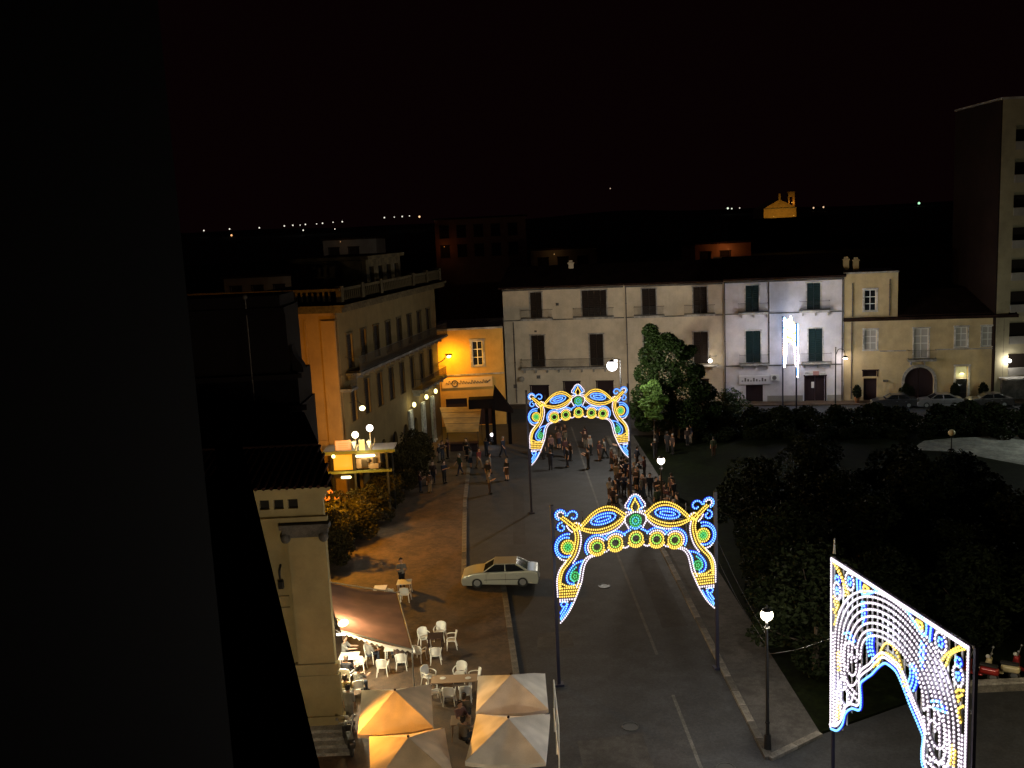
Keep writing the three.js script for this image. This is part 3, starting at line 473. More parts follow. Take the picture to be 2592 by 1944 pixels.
const seg = (a, b, w, z) => { const L = a.distanceTo(b) + 0.01, g = box(L, w, 0.03, 0, 0, 0); return g.rotateZ(Math.atan2(b.y - a.y, b.x - a.x)).translate((a.x + b.x) / 2, (a.y + b.y) / 2, z); };
function motif(parent, name, strings, { step = 0.098, rib = 0.085, size = 1 } = {}) {
  const by = {};
  for (const [c, pts, closed] of strings) {
    const list = along(pts, step, closed), e = by[c] ??= { bulbs: [], ribs: [] };
    list.forEach((p, i) => { e.bulbs.push(bulbGeo.clone().scale(size * 0.95 * BULB, size * 1.25 * BULB, size * 0.9 * BULB).translate(p.x, p.y, 0.06)); const q = list[(i + 1) % list.length]; if (i < list.length - 1 || closed) e.ribs.push(seg(p, q, c === 'b' ? rib * 1.35 : rib, (c.charCodeAt(0) % 5) * 0.002)); });
  }
  let root = null;
  for (const c in by) { const r = part(root ? 'halo_tinted_rib' : name, by[c].ribs, LR[c], root ?? parent); root ??= r; part('light_bulbs', by[c].bulbs, (HOT ?? LB)[c], root, 'stuff'); }
  return root;
}
function nearArch(label, pos, turn, top, group, glowCd, tint = null) {
  const t = thing('light_arch', label, 'light arch', pos, turn, group), S = 0.0039;
  const P = (s) => (a) => a.map(([x, y]) => V(s * x * S, top - (y - 105) * S, 0));
  const ell = (s, cx, cy, rx, ry, a0 = 0, a1 = Math.PI * 2, rot = 0, n = 14) => P(s)(Array.from({ length: n }, (_, i) => { const full = a1 - a0 > 6.2, a = a0 + (a1 - a0) * i / (full ? n : n - 1), x = rx * Math.cos(a), y = -ry * Math.sin(a); return [cx + x * Math.cos(rot) - y * Math.sin(rot), cy + x * Math.sin(rot) + y * Math.cos(rot)]; }));
  const spiral = (s, cx, cy, r, a0, turns, dir = 1) => P(s)(Array.from({ length: 14 }, (_, i) => { const k = i / 13, a = a0 + dir * turns * 2 * Math.PI * k, q = r * (1 - 0.62 * k); return [cx + q * Math.cos(a), cy - q * Math.sin(a)]; }));
  for (const s of [-1, 1]) part('pole', [span(s * 3.62 - 0.07, s * 3.62 + 0.07, 0, top - 0.2, -0.16, -0.02), span(s * 3.62 - 0.2, s * 3.62 + 0.2, 0.005, 0.1, -0.28, 0.1)], M.mast, t);
  part('cross_beam', [span(-3.55, 3.55, top - 1.32, top - 1.27, -0.1, -0.06), span(-3.55, 3.55, top - 2.12, top - 2.07, -0.1, -0.06), [-3.1, -2.3, -1.5, -0.75, 0.75, 1.5, 2.3, 3.1].map((x) => span(x - 0.015, x + 0.015, top - 2.2, top - 0.6, -0.14, -0.105))], M.mast, t);
  { const p = P(1), q = P(-1), f = [[12, 104], [52, 128], [80, 172], [112, 215], [110, 246], [66, 262]], i = [[0, 165], [26, 205], [42, 250], [26, 286]];
    motif(t, 'finial', [['w', q(f).reverse().concat(p(f))], ['b', q(f.map(([x, y]) => [x * 0.72, y + 18])).reverse().concat(p(f.map(([x, y]) => [x * 0.72, y + 18])))], ['y', q(i).reverse().concat(p(i))]]);
    const w = [[20, 305], [72, 325], [112, 352], [122, 405], [98, 452], [82, 486]];
    motif(t, 'crest', [['w', q(w).reverse().concat(p(w))], ['w', q([[52, 300], [105, 300]]).reverse()], ['w', p([[52, 300], [105, 300]])], ['g', ell(1, 0, 405, 62, 68), true], ['c', ell(1, 0, 405, 36, 40), true], ['g', ell(1, 0, 405, 10, 14, 0, 6.28, 0, 4), true], ['b', p([[-60, 470], [0, 498], [60, 470]])]]); }
  for (const [i, [x, y]] of [[0, 610], [235, 640], [445, 668], [-235, 640], [-445, 668]].entries()) {
    const s = Math.sign(x) || 1, c = Math.abs(x), str = [['y', ell(s, c, y, 78, 78), true], ['l', ell(s, c, y, 50, 50, 0, 6.28, 0, 12), true], ['y', ell(s, c, y, 98, 98, 3.6, 5.8)]];
    if (i) str.push(['w', ell(s, c, y, 104, 104, c > 400 ? -0.5 : 0.5, 2.4)], ['b', ell(s, c, y, 134, 134, c > 400 ? -0.55 : 0.55, 2.5)]);
    motif(t, 'rosette', str);
  }
  for (const s of [-1, 1]) {
    const p = P(s);
    motif(t, 'link_swag', [['w', p([[90, 690], [118, 706], [148, 700]])], ['w', p([[315, 712], [340, 730], [365, 735]])], ['b', p([[62, 505], [95, 520], [125, 540]])]]);
    motif(t, 'eye_motif', [['y', p([[112, 322], [165, 282], [230, 235], [310, 216], [400, 232], [490, 282], [565, 352], [640, 430]])], ['y', p([[150, 330], [200, 292], [260, 262], [330, 252], [405, 266], [480, 310], [550, 376], [610, 432]])],
      ['y', p([[140, 345], [210, 402], [300, 446], [410, 470], [510, 462], [600, 440]])], ['y', p([[120, 352], [190, 425], [290, 478], [410, 506], [515, 496], [630, 450]])], ['w', p([[120, 392], [200, 470], [300, 516], [400, 534]])],
      ['b', ell(s, 365, 352, 142, 56, 0, 6.28, 0.2, 18), true], ['b', ell(s, 365, 352, 90, 22, 0, 6.28, 0.2, 10), true]]);
    motif(t, 'corner_scroll', [['y', p([[650, 440], [700, 392], [760, 336], [815, 290]])], ['y', p([[682, 452], [735, 405], [790, 350], [838, 306]])], ['w', p([[618, 405], [640, 380], [668, 372]])], ['w', p([[720, 470], [752, 440], [775, 400]])], ['y', ell(s, 680, 410, 36, 36, 0, 6.28, 0, 8), true],
      ['b', ell(s, 842, 268, 58, 56, -1.2, 3.3)], ['w', ell(s, 842, 268, 36, 34, -1.0, 2.6)], ['b', spiral(s, 700, 292, 66, 0.2, 0.85)], ['b', spiral(s, 832, 410, 56, 1.6, -0.95)]]);
    motif(t, 'side_scroll', [['y', p([[668, 440], [650, 525], [664, 630], [700, 735], [765, 825], [832, 905], [864, 1000], [872, 1110]])], ['y', p([[700, 445], [682, 525], [696, 625], [730, 722], [795, 808], [855, 890], [884, 990], [888, 1110]])], ['w', p([[634, 470], [620, 540], [634, 650], [668, 745], [720, 826]])], ['w', p([[810, 815], [868, 885], [905, 985], [908, 1200]])]]);
    motif(t, 'peacock_eye', [['y', ell(s, 772, 640, 72, 76), true], ['l', ell(s, 772, 640, 48, 50), true], ['g', ell(s, 772, 640, 28, 30, 0, 6.28, 0, 8), true], ['g', ell(s, 772, 640, 16, 18, 0, 6.28, 0, 5), true], ['b', ell(s, 790, 640, 104, 112, -2.0, 1.9)], ['b', ell(s, 775, 640, 140, 150, -0.9, 1.75)], ['w', p([[800, 792], [850, 776], [882, 742]])]]);
    motif(t, 'teardrop', [['b', p([[608, 812], [690, 836], [760, 905], [798, 985], [780, 1052], [720, 1075]])], ['b', p([[608, 826], [640, 890], [650, 960]])], ['c', p([[690, 880], [742, 930], [758, 1000], [720, 1045]])], ['g', ell(s, 705, 985, 46, 50, 0, 6.28, 0, 10), true], ['g', ell(s, 705, 985, 18, 20, 0, 6.28, 0, 5), true]]);
    motif(t, 'leg_border', [['w', p([[480, 768], [535, 788], [585, 852], [612, 950], [632, 1050], [664, 1136], [712, 1250], [772, 1365], [832, 1450], [888, 1508]])], ['w', p([[505, 755], [565, 780], [616, 845], [642, 940], [662, 1035], [690, 1110]])]]);
    motif(t, 'leg_band', [['y', p([[652, 1080], [790, 1092], [850, 1060]])], ['y', p([[668, 1116], [880, 1110]])], ['y', p([[682, 1148], [882, 1142]])], ['y', p([[696, 1180], [884, 1174]])], ['y', p([[708, 1212], [884, 1206]])], ['w', p([[722, 1246], [884, 1240]])], ['w', p([[800, 1268], [884, 1262]])]]);
    motif(t, 'leg_tip', [['b', p([[752, 1290], [782, 1350], [838, 1420], [880, 1470]])], ['b', ell(s, 842, 1296, 32, 30, 0, 6.28, 0, 8), true], ['b', p([[800, 1300], [826, 1360], [868, 1420], [884, 1452]])], ['b', p([[850, 1345], [884, 1400]])]]);
  }
  for (const [x, y, c] of [[-2.3, 1.2, [1, 0.75, 0.35]], [2.3, 1.2, [1, 0.75, 0.35]], [0, 1.6, [0.85, 0.9, 0.8]], [-2.9, 3.6, [0.7, 0.85, 1]], [2.9, 3.6, [0.7, 0.85, 1]]]) lampLight(t, [x, top - y, 0.35], tint ?? c, glowCd, 70);
  return t;
}
nearArch('festive light arch over the road nearest the parked car, middle one of three facing', [5.05, 0, -40.75], 0.125, 8.42, null, 3.2);
nearArch('festive light arch farther along the road, beyond the first, by the crowd', [4.55, 0, -67.1], 0.135, 9.02, null, 4.5);
{
  BULB = 3; HOT = {}; for (const k in LC) HOT[k] = glow(...LC[k], k === 'w' ? 13 : 6);
  const t = nearArch('farthest light arch seen edge-on, gleaming before the white house', [28.3, 0, -98.0], 1.476, 9.75, null, 7, [0.84, 0.88, 1]); BULB = 1; HOT = null;
}
{ // the big white arch at the right, seen at a slant
  const t = thing('light_arch', 'large white and blue light arch seen at a slant, lower right', 'light arch', [11.15, 0, -27.9], -1.4), top = 8.5;
  for (const s of [-1, 1]) part('pole', [span(s * 3.76 - 0.045, s * 3.76 + 0.045, 0, top + 0.02, -0.15, -0.05), span(s * 3.78 - 0.22, s * 3.78 + 0.22, 0.005, 0.1, -0.34, 0.1)], M.mast, t);
  part('pole_tip', [cyl(0.012, 0.05, 0.55, -3.78, top + 0.38, -0.12)], M.steel, t);
  const lat = mat(0.34, 0.34, 0.36), leg = (x) => { const a = Math.abs(x); return a < 0.35 ? -2.0 : a < 1.55 ? -2.1 - (a - 0.3) * 1.0 : a < 1.9 ? -4.4 : a < 2.35 ? -4.7 : a < 2.7 ? -5.0 : a < 3.0 ? -5.6 : a < 3.3 ? -5.95 : -6.1; };
  const sl = []; for (let x = -3.6; x <= 3.61; x += 0.3) sl.push(span(x - 0.03, x + 0.03, top + leg(x) + 0.05, top - 0.02, -0.05, -0.02));
  part('lattice_slats', sl, lat, t); part('cross_beam', [span(-3.7, 3.7, top - 0.03, top + 0.04, -0.1, -0.05), span(-3.7, 3.7, top - 1.9, top - 1.83, -0.1, -0.053)], lat, t);
  const P = (s) => (a) => a.map(([x, y]) => V(s * x, top + y, 0)), opt = { step: 0.125, rib: 0.06, size: 1.1 };
  const edge = []; for (let x = -3.65; x <= 3.66; x += 7.3) edge.push(['w', [V(x, top, 0), V(x, top - 6.1, 0)]]);
  motif(t, 'outer_border', [['w', [V(-3.65, top, 0), V(3.65, top, 0)]], ['w', [V(-3.65, top - 0.05, 0.02), V(3.65, top - 0.05, 0.02)]], ...edge], { ...opt, step: 0.09 });
  const sup = (rx, y0, yc, yb) => { const pts = []; for (let i = 0; i <= 16; i++) { const a = Math.PI * i / 16; pts.push([-rx * Math.cos(a), yc + (y0 - yc) * Math.pow(Math.sin(a), 0.9)]); } return [[-rx - 0.02, yb], [-rx - 0.01, (yb + yc) / 2], ...pts, [rx + 0.01, (yb + yc) / 2], [rx + 0.02, yb]]; };
  [[3.38, -0.08, -3, -5.9], [3.16, -0.24, -3, -5.7], [2.94, -0.43, -3, -5.4], [2.72, -0.63, -3, -4.2], [2.5, -0.84, -3, -3.4], [2.28, -1.05, -2.9, -3.1], [1.95, -1.26, -2.7, -2.9], [1.72, -1.44, -2.6, -2.7]].forEach(([rx, y0, yc, yb], i) => motif(t, 'arc_band', [['w', P(1)(sup(rx, y0, yc, yb))]], opt));
  const open = [[0, -2.2], [0.3, -2.24], [0.75, -2.62], [1.05, -2.95], [1.5, -3.35], [1.72, -3.6], [1.68, -4.1], [1.75, -4.5], [2.25, -4.72], [2.65, -5.1], [2.85, -5.6], [3.2, -6.0], [3.6, -6.15]];
  const off = (k) => open.map(([x, y]) => [x + (x > 0.2 ? k * 0.55 : 0), y + k * (x < 1.6 ? 0.9 : 0.7)]);
  for (const s of [-1, 1]) {
    const p = P(s), ring = (cx, cy, r, n = 10, k = 1) => p(Array.from({ length: n }, (_, i) => [cx + r * Math.cos(i / n * 6.283), cy + r * k * Math.sin(i / n * 6.283)]));
    const spir = (cx, cy, r, a0, turns, d) => p(Array.from({ length: 18 }, (_, i) => { const k = i / 17, a = a0 + d * turns * 6.283 * k; return [cx + r * (1 - 0.7 * k) * Math.cos(a), cy + r * (1 - 0.7 * k) * Math.sin(a) * 1.15]; }));
    motif(t, 'opening_border', [['b', p(open)], ['w', p(off(0.17))], ['w', p(off(0.3).slice(0, 6))]], { ...opt, step: 0.085 });
    motif(t, 'crescent', [['y', p([[0, -1.5], [0.25, -1.56], [0.5, -1.85], [0.72, -2.3], [0.95, -2.65]])], ['y', p([[0, -1.86], [0.28, -1.9], [0.5, -2.1], [0.72, -2.5]])]], opt);
    motif(t, 'leg_spiral', [['w', spir(2.3, -3.1, 0.62, 2.6, 1.3, -1)], ['w', p([[2.75, -2.7], [2.85, -3.3], [2.5, -3.95], [1.95, -4.05]])], ['w', p([[2.95, -2.8], [3.0, -3.5], [2.6, -4.15], [1.9, -4.25]])], ['w', spir(2.7, -4.45, 0.5, 2.2, 1.2, -1)], ['w', p([[3.15, -4.2], [3.15, -4.8], [2.85, -5.25]])]], opt);
    motif(t, 'leg_fill', [['w', p([[3.5, -2.6], [3.5, -5.9]])], ['w', p([[2.1, -4.1], [2.3, -4.5], [2.75, -4.95]])], ['w', p([[1.95, -3.6], [2.15, -3.85], [2.5, -4.0]])], ['w', p([[1.75, -2.95], [1.85, -3.4]])], ['w', p([[2.7, -5.0], [2.95, -5.5], [3.2, -5.75]])], ['w', p([[3.25, -4.6], [3.3, -5.8]])], ['y', p([[3.1, -3.1], [3.02, -3.7]])], ['y', p([[3.22, -3.2], [3.16, -3.8]])], ['y', p([[3.0, -4.9], [3.1, -5.5]])], ['y', p([[3.14, -4.9], [3.24, -5.5]])]], opt);
    for (const f of [[[2.1, -2.3], [2.45, -2.15], [2.75, -2.3]], [[2.2, -2.45], [2.55, -2.35]], [[1.15, -1.62], [1.2, -1.95], [1.1, -2.3], [0.95, -2.5]], [[1.3, -1.7], [1.36, -2.05], [1.22, -2.4]], [[1.55, -0.75], [1.5, -1.15], [1.62, -1.55]], [[1.68, -0.8], [1.66, -1.25]], [[1.02, -1.7], [1.05, -2.0], [0.95, -2.25]]]) motif(t, 'blue_feather', [['b', p(f)]], opt);
    for (const f of [[['y', p([[3.5, -0.12], [3.2, -0.3], [2.9, -0.55], [2.7, -0.95]])]], [['y', p([[3.35, -0.1], [3.05, -0.32], [2.72, -0.62], [2.5, -0.9]])]], [['b', ring(3.25, -0.6, 0.12, 7), true]], [['w', ring(3.25, -1.0, 0.22, 9, 1.3), true], ['b', ring(3.25, -1.0, 0.08, 5, 1.3), true]], [['y', p([[3.5, -1.3], [3.2, -1.45], [3.3, -1.7]])]], [['y', p([[3.5, -1.75], [3.3, -1.95], [3.42, -2.25]])]], [['y', p([[3.45, -1.45], [3.28, -1.6]])]], [['w', ring(2.45, -0.38, 0.26, 10, 1.1), true], ['b', ring(2.45, -0.38, 0.1, 6, 1.3), true]]]) motif(t, 'corner_flower', f, opt);
    motif(t, 'spandrel_triangle', [['b', p([[0.75, -0.07], [1.75, -0.07], [1.7, -0.5], [0.75, -0.075]])], ['y', p([[1.3, -0.2], [1.58, -0.2], [1.55, -0.42], [1.3, -0.2]])], ['b', p([[2.0, -0.15], [1.95, -0.55]])]], { ...opt, step: 0.085 });
  }
  for (const [x, y, c] of [[-2.6, -1.2, COOL], [0, -1, COOL], [2.6, -1.2, COOL], [-3, -4.5, [0.8, 0.9, 1]], [3, -4.5, [0.8, 0.9, 1]]]) lampLight(t, [x, top + y, 0.4], c, 11, 30);
}

// ---------------------------------------------------------------- street lamps
function parkLamp(label, x, z, h, cd, rgb) {
  const t = thing('street_lamp', label, 'street lamp', [x, 0, z]);
  part('pole', [cyl(0.05, 0.075, h - 0.3, 0, (h - 0.3) / 2, 0), cyl(0.12, 0.16, 0.7, 0, 0.35, 0), cyl(0.1, 0.1, 0.06, 0, 1.2, 0), new THREE.TorusGeometry(0.09, 0.025, 6, 12).rotateX(Math.PI / 2).translate(0, h - 0.5, 0)], M.iron, t);
  part('lamp_globe', [new THREE.SphereGeometry(0.235, 18, 12, 0, Math.PI * 2, 0.9).translate(0, h, 0)], glow(...rgb, 5), t);
  part('lamp_cap', [new THREE.SphereGeometry(0.25, 16, 6, 0, Math.PI * 2, 0, 0.95).translate(0, h + 0.02, 0), cyl(0.02, 0.05, 0.16, 0, h + 0.33, 0, 8)], M.iron, t);
  lampLight(t, [0, h, 0], rgb, cd); return t;
}
parkLamp('globe street lamp at the corner between the nearest arch and the white arch', 9.0, -34.2, 5.45, 55, [1, 0.88, 0.68]);
parkLamp('globe street lamp standing in the crowd right of the road', 8.95, -58.6, 5.4, 24, [1, 0.85, 0.68]);
{
  const t = thing('street_lamp', 'big dazzling white street lamp left of the dark tree', 'street lamp', [8.9, 0, -80]);
  part('pole', [cyl(0.06, 0.1, 8.2, 0.15, 4.1, -0.3), tube([[0.15, 8.1, -0.3], [0.1, 8.75, -0.25], [-0.45, 8.85, 0]], 0.045)], M.iron, t);
  part('lamp_globe', [ball(0.44, -0.55, 8.32, 0, 18)], glow(1, 0.98, 1, 6), t); part('lamp_cap', [cyl(0.1, 0.34, 0.16, -0.55, 8.74, 0, 14)], M.iron, t);
  lampLight(t, [-0.55, 8.2, 0.6], [1, 0.93, 0.8], 190, 15);
  part('added_flood_lamp', [rbox(0.3, 0.24, 0.06, 0.02, -0.2, 8.62, -0.62)], glow(1, 0.95, 0.84, 4), t);  // unseen flood head, added to brighten the house row
  const fl = new THREE.SpotLight(new THREE.Color().setRGB(1, 0.92, 0.78), 400, 0, 1.05, 0.8, 2); fl.position.set(-0.2, 8.62, -0.75); fl.target.position.set(4.5, 9.2, -27); fl.castShadow = true; fl.shadow.radius = 10; t.add(fl, fl.target);
  const w = thing('wall_lamp', 'small warm lamp on a bracket by the pipe of the white house', 'wall lamp', [21.4, 0, -103.9]);
  part('lamp_globe', [ball(0.22, 0, 4.86, 0)], glow(1, 0.9, 0.75, 5), w); part('lamp_bracket', [tube([[0.2, 5.0, -1.2], [0.15, 5.4, -0.7], [0, 5.1, 0]], 0.03)], M.iron, w);
  lampLight(w, [0, 4.86, 0], [1, 0.86, 0.66], 3.2);
  const c = thing('street_lamp', 'street lamp with a curved arm before the right end of the white house', 'street lamp', [34.0, 0, -101.2]);
  part('pole', [cyl(0.05, 0.08, 5.9, 0, 2.95, 0), tube([[0, 5.2, 0], [0.3, 5.85, 0.05], [0.8, 5.75, 0.1], [0.98, 5.2, 0.1]], 0.035), ball(0.08, 0, 6, 0)], M.iron, c);
  part('lamp_shade', [cyl(0.06, 0.36, 0.2, 0.98, 5.05, 0.1, 14)], M.iron, c); part('lamp_bulb', [new THREE.SphereGeometry(0.24, 14, 8).scale(1, 0.6, 1).translate(0.98, 4.86, 0.1)], glow(1, 0.84, 0.72, 5), c);
  lampLight(c, [0.98, 4.86, 0.1], [1, 0.86, 0.78], 7);
  const g = thing('globe_lamp', 'small unlit globe lamp beside the pale park path', 'lamp', [34.1, 0, -74.4]);
  part('pole', [cyl(0.04, 0.06, 2.4, 0, 1.2, 0)], M.iron, g); part('globe', [ball(0.26, 0, 2.6, 0, 16)], mat(0.75, 0.68, 0.4, { roughness: 0.4 }), g);
  const o = parkLamp('street lamp beside the park path beyond the right edge', 47.2, -76.5, 6.5, 110, [0.9, 1, 0.86]);
  const r = parkLamp('street lamp on the side street beyond the right edge', 23.5, -31.5, 6, 55, [1, 0.82, 0.45]);
}

// ---------------------------------------------------------------- bar pavilion and stalls
{
  const t = thing('bar_pavilion', 'lit bar pavilion with orange panel and glowing tubes, left of the hedge', 'pavilion', [0, 0, -66]);
  for (const x of [-13.3, -11.15, -8.9]) part('post', [span(x - 0.07, x + 0.07, 0.12, 5.1, -0.07, 0.07)], M.iron, t);
  for (const x of [-13.3, -8.9]) part('post', [span(x - 0.06, x + 0.06, 0.12, 5.0, -3.06, -2.94)], M.iron, t);
  part('beam', [span(-13.6, -8.3, 5.1, 5.28, -0.1, 0.12)], mat(0.1, 0.11, 0.03), t); part('beam', [span(-13.6, -8.6, 3.72, 3.88, -0.08, 0.12)], mat(0.1, 0.11, 0.03), t);
  part('roof', [span(-13.5, -8.5, 5.0, 5.08, -3.1, -0.12)], M.dull, t);
  part('lit_sign_panel', [span(-12.6, -11.3, 3.95, 5.02, -0.06, -0.02)], glow(0.8, 0.27, 0.004, 0.95), t);
  part('window', [span(-11.05, -9.4, 3.95, 5.02, -0.3, -0.26), span(-11.05, -10.7, 4.0, 4.7, -0.25, -0.1), span(-10.1, -9.5, 3.95, 4.3, -0.24, -0.05)], mat(0.14, 0.1, 0.08), t); part('window_clutter', [rbox(0.5, 0.6, 0.1, 0.05, -10.5, 4.3, -0.2), ball(0.16, -10.2, 4.5, -0.15), rbox(0.3, 0.4, 0.1, 0.04, -9.75, 4.5, -0.2)], M.shutterBrown, t);
  const tubeLamp = (x0, x1, y) => part('tube_lamp', [bar(V(x0, y, 0.14), V(x1, y, 0.14), 0.09, 10), ball(0.09, x0, y, 0.14, 8), ball(0.09, x1, y, 0.14, 8)], glow(1, 0.85, 0.4, 3), t);
  tubeLamp(-10.95, -9.75, 4.92); tubeLamp(-12.05, -11.5, 3.46); part('tube_lamp', [ball(0.13, -12.55, 4.98, 0.14, 10)], glow(1, 0.85, 0.35, 3), t);
  lampLight(t, [-10.35, 4.75, 0.35], [1, 0.78, 0.3], 7); lampLight(t, [-11.8, 3.3, 0.4], [1, 0.72, 0.25], 5);
  const b = part('menu_board', [span(-12.35, -11.35, 5.4, 6.0, -0.05, 0.01)], glow(0.85, 0.3, 0.12, 0.8), t);
  part('board_frame', [span(-12.4, -11.3, 5.35, 5.39, -0.06, 0.03), span(-12.4, -11.3, 6.01, 6.05, -0.06, 0.03), span(-12.4, -12.355, 5.395, 6.005, -0.06, 0.03), span(-11.345, -11.3, 5.395, 6.005, -0.06, 0.03), ...[0, 1, 2].map((k) => span(-12.2, -11.5, 5.52 + k * 0.15, 5.56 + k * 0.15, 0.012, 0.022))], mat(0.5, 0.25, 0.1), b);
  part('lit_banner', [span(-10.75, -10.35, 5.3, 6.05, 0.05, 0.08)], glow(1, 0.72, 0.2, 0.9), t);
  const lampOn = (label, x, y, rgb) => { const l = thing('globe_lantern', label, 'lantern', [x, 5.29, -65.9]); part('stand', [cyl(0.03, 0.05, y - 5.4, 0, (y - 5.4) / 2, 0), tube([[0, 0.3, 0], [-0.25, 0.5, 0], [-0.1, 0.75, 0]], 0.03), tube([[0, 0.2, 0], [0.25, 0.5, 0], [0.3, 0.85, 0]], 0.03)], M.steel, l); part('lamp_globe', [ball(0.235, 0, y - 5.29, 0, 16)], glow(...rgb, 5), l); part('lit_sconce_glass', [new THREE.ConeGeometry(0.17, 0.5, 10).rotateX(Math.PI).translate(-0.12, 0.4, 0.05)], glow(1, 0.8, 0.36, 1.6), l); lampLight(l, [0, y - 5.29, 0], rgb, 17); };
  lampOn('left globe lantern on top of the bar pavilion, warmer and lower', -10.95, 6.42, [1, 0.86, 0.5]); lampOn('right globe lantern on top of the bar pavilion, whiter and higher', -9.92, 6.85, [1, 0.9, 0.86]);
}
{
  const t = thing('market_stall', 'market stall with a wide canopy lit orange from above', 'market stall', [-4.9, 0, -88]);
  const p = (x, y, z) => V(x, y, z), a = [p(-1.2, 2.25, 1.5), p(1.7, 2.2, 1.5), p(1.9, 3.3, -3.6), p(-2.1, 3.4, -3.6)];
  part('canopy', [quads([[a[0], a[1], a[2], a[3]], [p(-1.2, 2.0, 1.52), p(1.7, 1.95, 1.52), a[1], a[0]]])], phys(0.66, 0.38, 0.1, { map: T.cloth, transmission: 0.3, roughness: 0.95, side: THREE.DoubleSide }), t);
  part('canopy_seam', [0.25, 0.5, 0.75].map((k) => bar(a[0].clone().lerp(a[3], k), a[1].clone().lerp(a[2], k), 0.03, 5)), mat(0.2, 0.12, 0.06), t);
  for (const [x, z, h] of [[-1.15, 1.4, 2.2], [1.6, 1.4, 2.15], [1.8, -3.5, 3.2], [-2, -3.5, 3.3]]) part('post', [cyl(0.03, 0.03, h, x, h / 2, z, 6)], M.iron, t);
  part('counter', [span(-1.1, 1.6, 0.75, 0.82, 0.2, 1.2), span(-1, 1.5, 0.02, 0.745, 0.3, 1.1)], M.wood, t);
  const u = thing('dark_kiosk', 'dark kiosk with a flat sign beam and pointed side roof, right of the orange stall', 'kiosk', [-2.6, 0, -89.5]);
  part('roof', [span(-1.5, 0.9, 3.6, 4.5, -0.8, 0.8), quads([[V(0.95, 5.7, 0), V(0.6, 3.5, 1), V(2.6, 3.1, 1)], [V(0.95, 5.7, 0), V(2.6, 3.1, 1), V(2.6, 3.1, -1)], [V(0.95, 5.7, 0), V(2.6, 3.1, -1), V(0.6, 3.5, -1)], [V(0.95, 5.7, 0), V(0.6, 3.5, -1), V(0.6, 3.5, 1)]])], M.darkWall, u);
  for (const x of [0.1, 0.75, 2.2]) part('post', [span(x - 0.16, x + 0.16, 0, 3.6, -0.2, 0.1)], M.darkWall, u);
}

// ---------------------------------------------------------------- plants
function leafCloud(n, size, where, flat = 0.5) { // many small bent leaves
  const pos = [];
  for (let i = 0; i < n; i++) {
    const c = where(), s = size * rr(0.6, 1.35), a = V(rr(-1, 1), rr(-1, 1) * flat + 0.15, rr(-1, 1)).normalize(), b = V(rr(-1, 1), rr(-1, 1), rr(-1, 1)).cross(a).normalize(), k = a.clone().cross(b).multiplyScalar(0.18 * s);
    const p0 = c.clone().addScaledVector(a, -s * 0.5), p1 = c.clone().addScaledVector(b, s * 0.3).add(k), p2 = c.clone().addScaledVector(a, s * 0.5), p3 = c.clone().addScaledVector(b, -s * 0.3).add(k);
    for (const p of [p0, p1, p2, p0, p2, p3]) pos.push(p.x, p.y, p.z);
  }
  const g = new THREE.BufferGeometry(); g.setAttribute('position', new THREE.Float32BufferAttribute(pos, 3)); g.computeVertexNormals(); return g;
}
const blobs = (list) => () => { const [x, y, z, r, sy = 0.8] = pick(list); let p; do p = V(rr(-1, 1), rr(-1, 1), rr(-1, 1)); while (p.length() > 1 || p.length() < 0.45 + 0.25 * rnd()); return V(x + p.x * r, y + p.y * r * sy, z + p.z * r); };
function tree(label, pos, { h = 6, r = 2.4, n = 4200, leaf = 0.26, m = M.leaf, clumps = 14, trunk = 0.16, low = 0.3, cone = 0, group, turn = 0, list: given } = {}) {
  const t = thing('park_tree', label, 'tree', pos, turn, group), list = given ? given.map(([x, y, q]) => [x, y, rr(-0.6, 0.6) * (12 - y) * 0.3, q, 0.85]) : [], limbs = [bar(V(0, 0, 0), V(0.08, h * 0.55, 0.05), trunk, 8, trunk * 0.55)];
  if (given) list.forEach((c) => limbs.push(bar(V(0, Math.max(0.6, c[1] * 0.6), 0), V(c[0], c[1], c[2]), 0.07, 5, 0.02)));
  else for (let i = 0; i < clumps; i++) { const k = i / clumps, y = h * (low + (0.93 - low) * k), w = r * (cone ? 1.05 - cone * k : Math.sin(Math.PI * (0.22 + 0.7 * k))), a = i * 2.4 + rr(-0.4, 0.4), d = w * rr(0.3, 0.75), b = V(Math.cos(a) * d, y, Math.sin(a) * d); list.push([b.x, b.y, b.z, r * rr(0.3, 0.48) * (cone ? 1.1 - 0.6 * cone * k : 1), rr(0.6, 0.95)]); if (i % 2 === 0) limbs.push(bar(V(0.05, h * (low * 0.8 + 0.3 * k), 0), b, trunk * 0.35, 5, trunk * 0.12)); }
  part('trunk', limbs, M.bark, t); part('crown', [leafCloud(n, leaf, blobs(list))], m, t);
  return t;
}
tree('big dark magnolia tree before the cream row, lit green at its lower left', [14.4, 0, -87.5], { h: 10.6, n: 19000, leaf: 0.29, m: phys(0.009, 0.018, 0.004, { specularIntensity: 0.2, roughness: 0.5, side: THREE.DoubleSide }), trunk: 0.3, list: [[-1.7, 10.2, 0.75], [-1.2, 9.2, 1.1], [-0.3, 9.3, 0.9], [0.5, 8.8, 0.8], [-1.6, 7.9, 1.3], [0, 7.7, 1.4], [1.4, 8, 0.85], [2.0, 8.3, 0.5], [-2.2, 6.4, 1.2], [-0.6, 6.1, 1.6], [1.2, 6.3, 1.5], [2.2, 6.4, 0.85], [-2.6, 4.7, 1.2], [-1, 4.3, 1.7], [1, 4.5, 1.7], [2.6, 4.7, 1.15], [3.5, 4.3, 0.8], [-2.8, 2.9, 1.2], [-1, 2.5, 1.6], [1, 2.7, 1.6], [2.8, 2.9, 1.3], [3.8, 2.7, 0.9], [-2.2, 1.6, 1], [2.2, 1.5, 1.1]] });
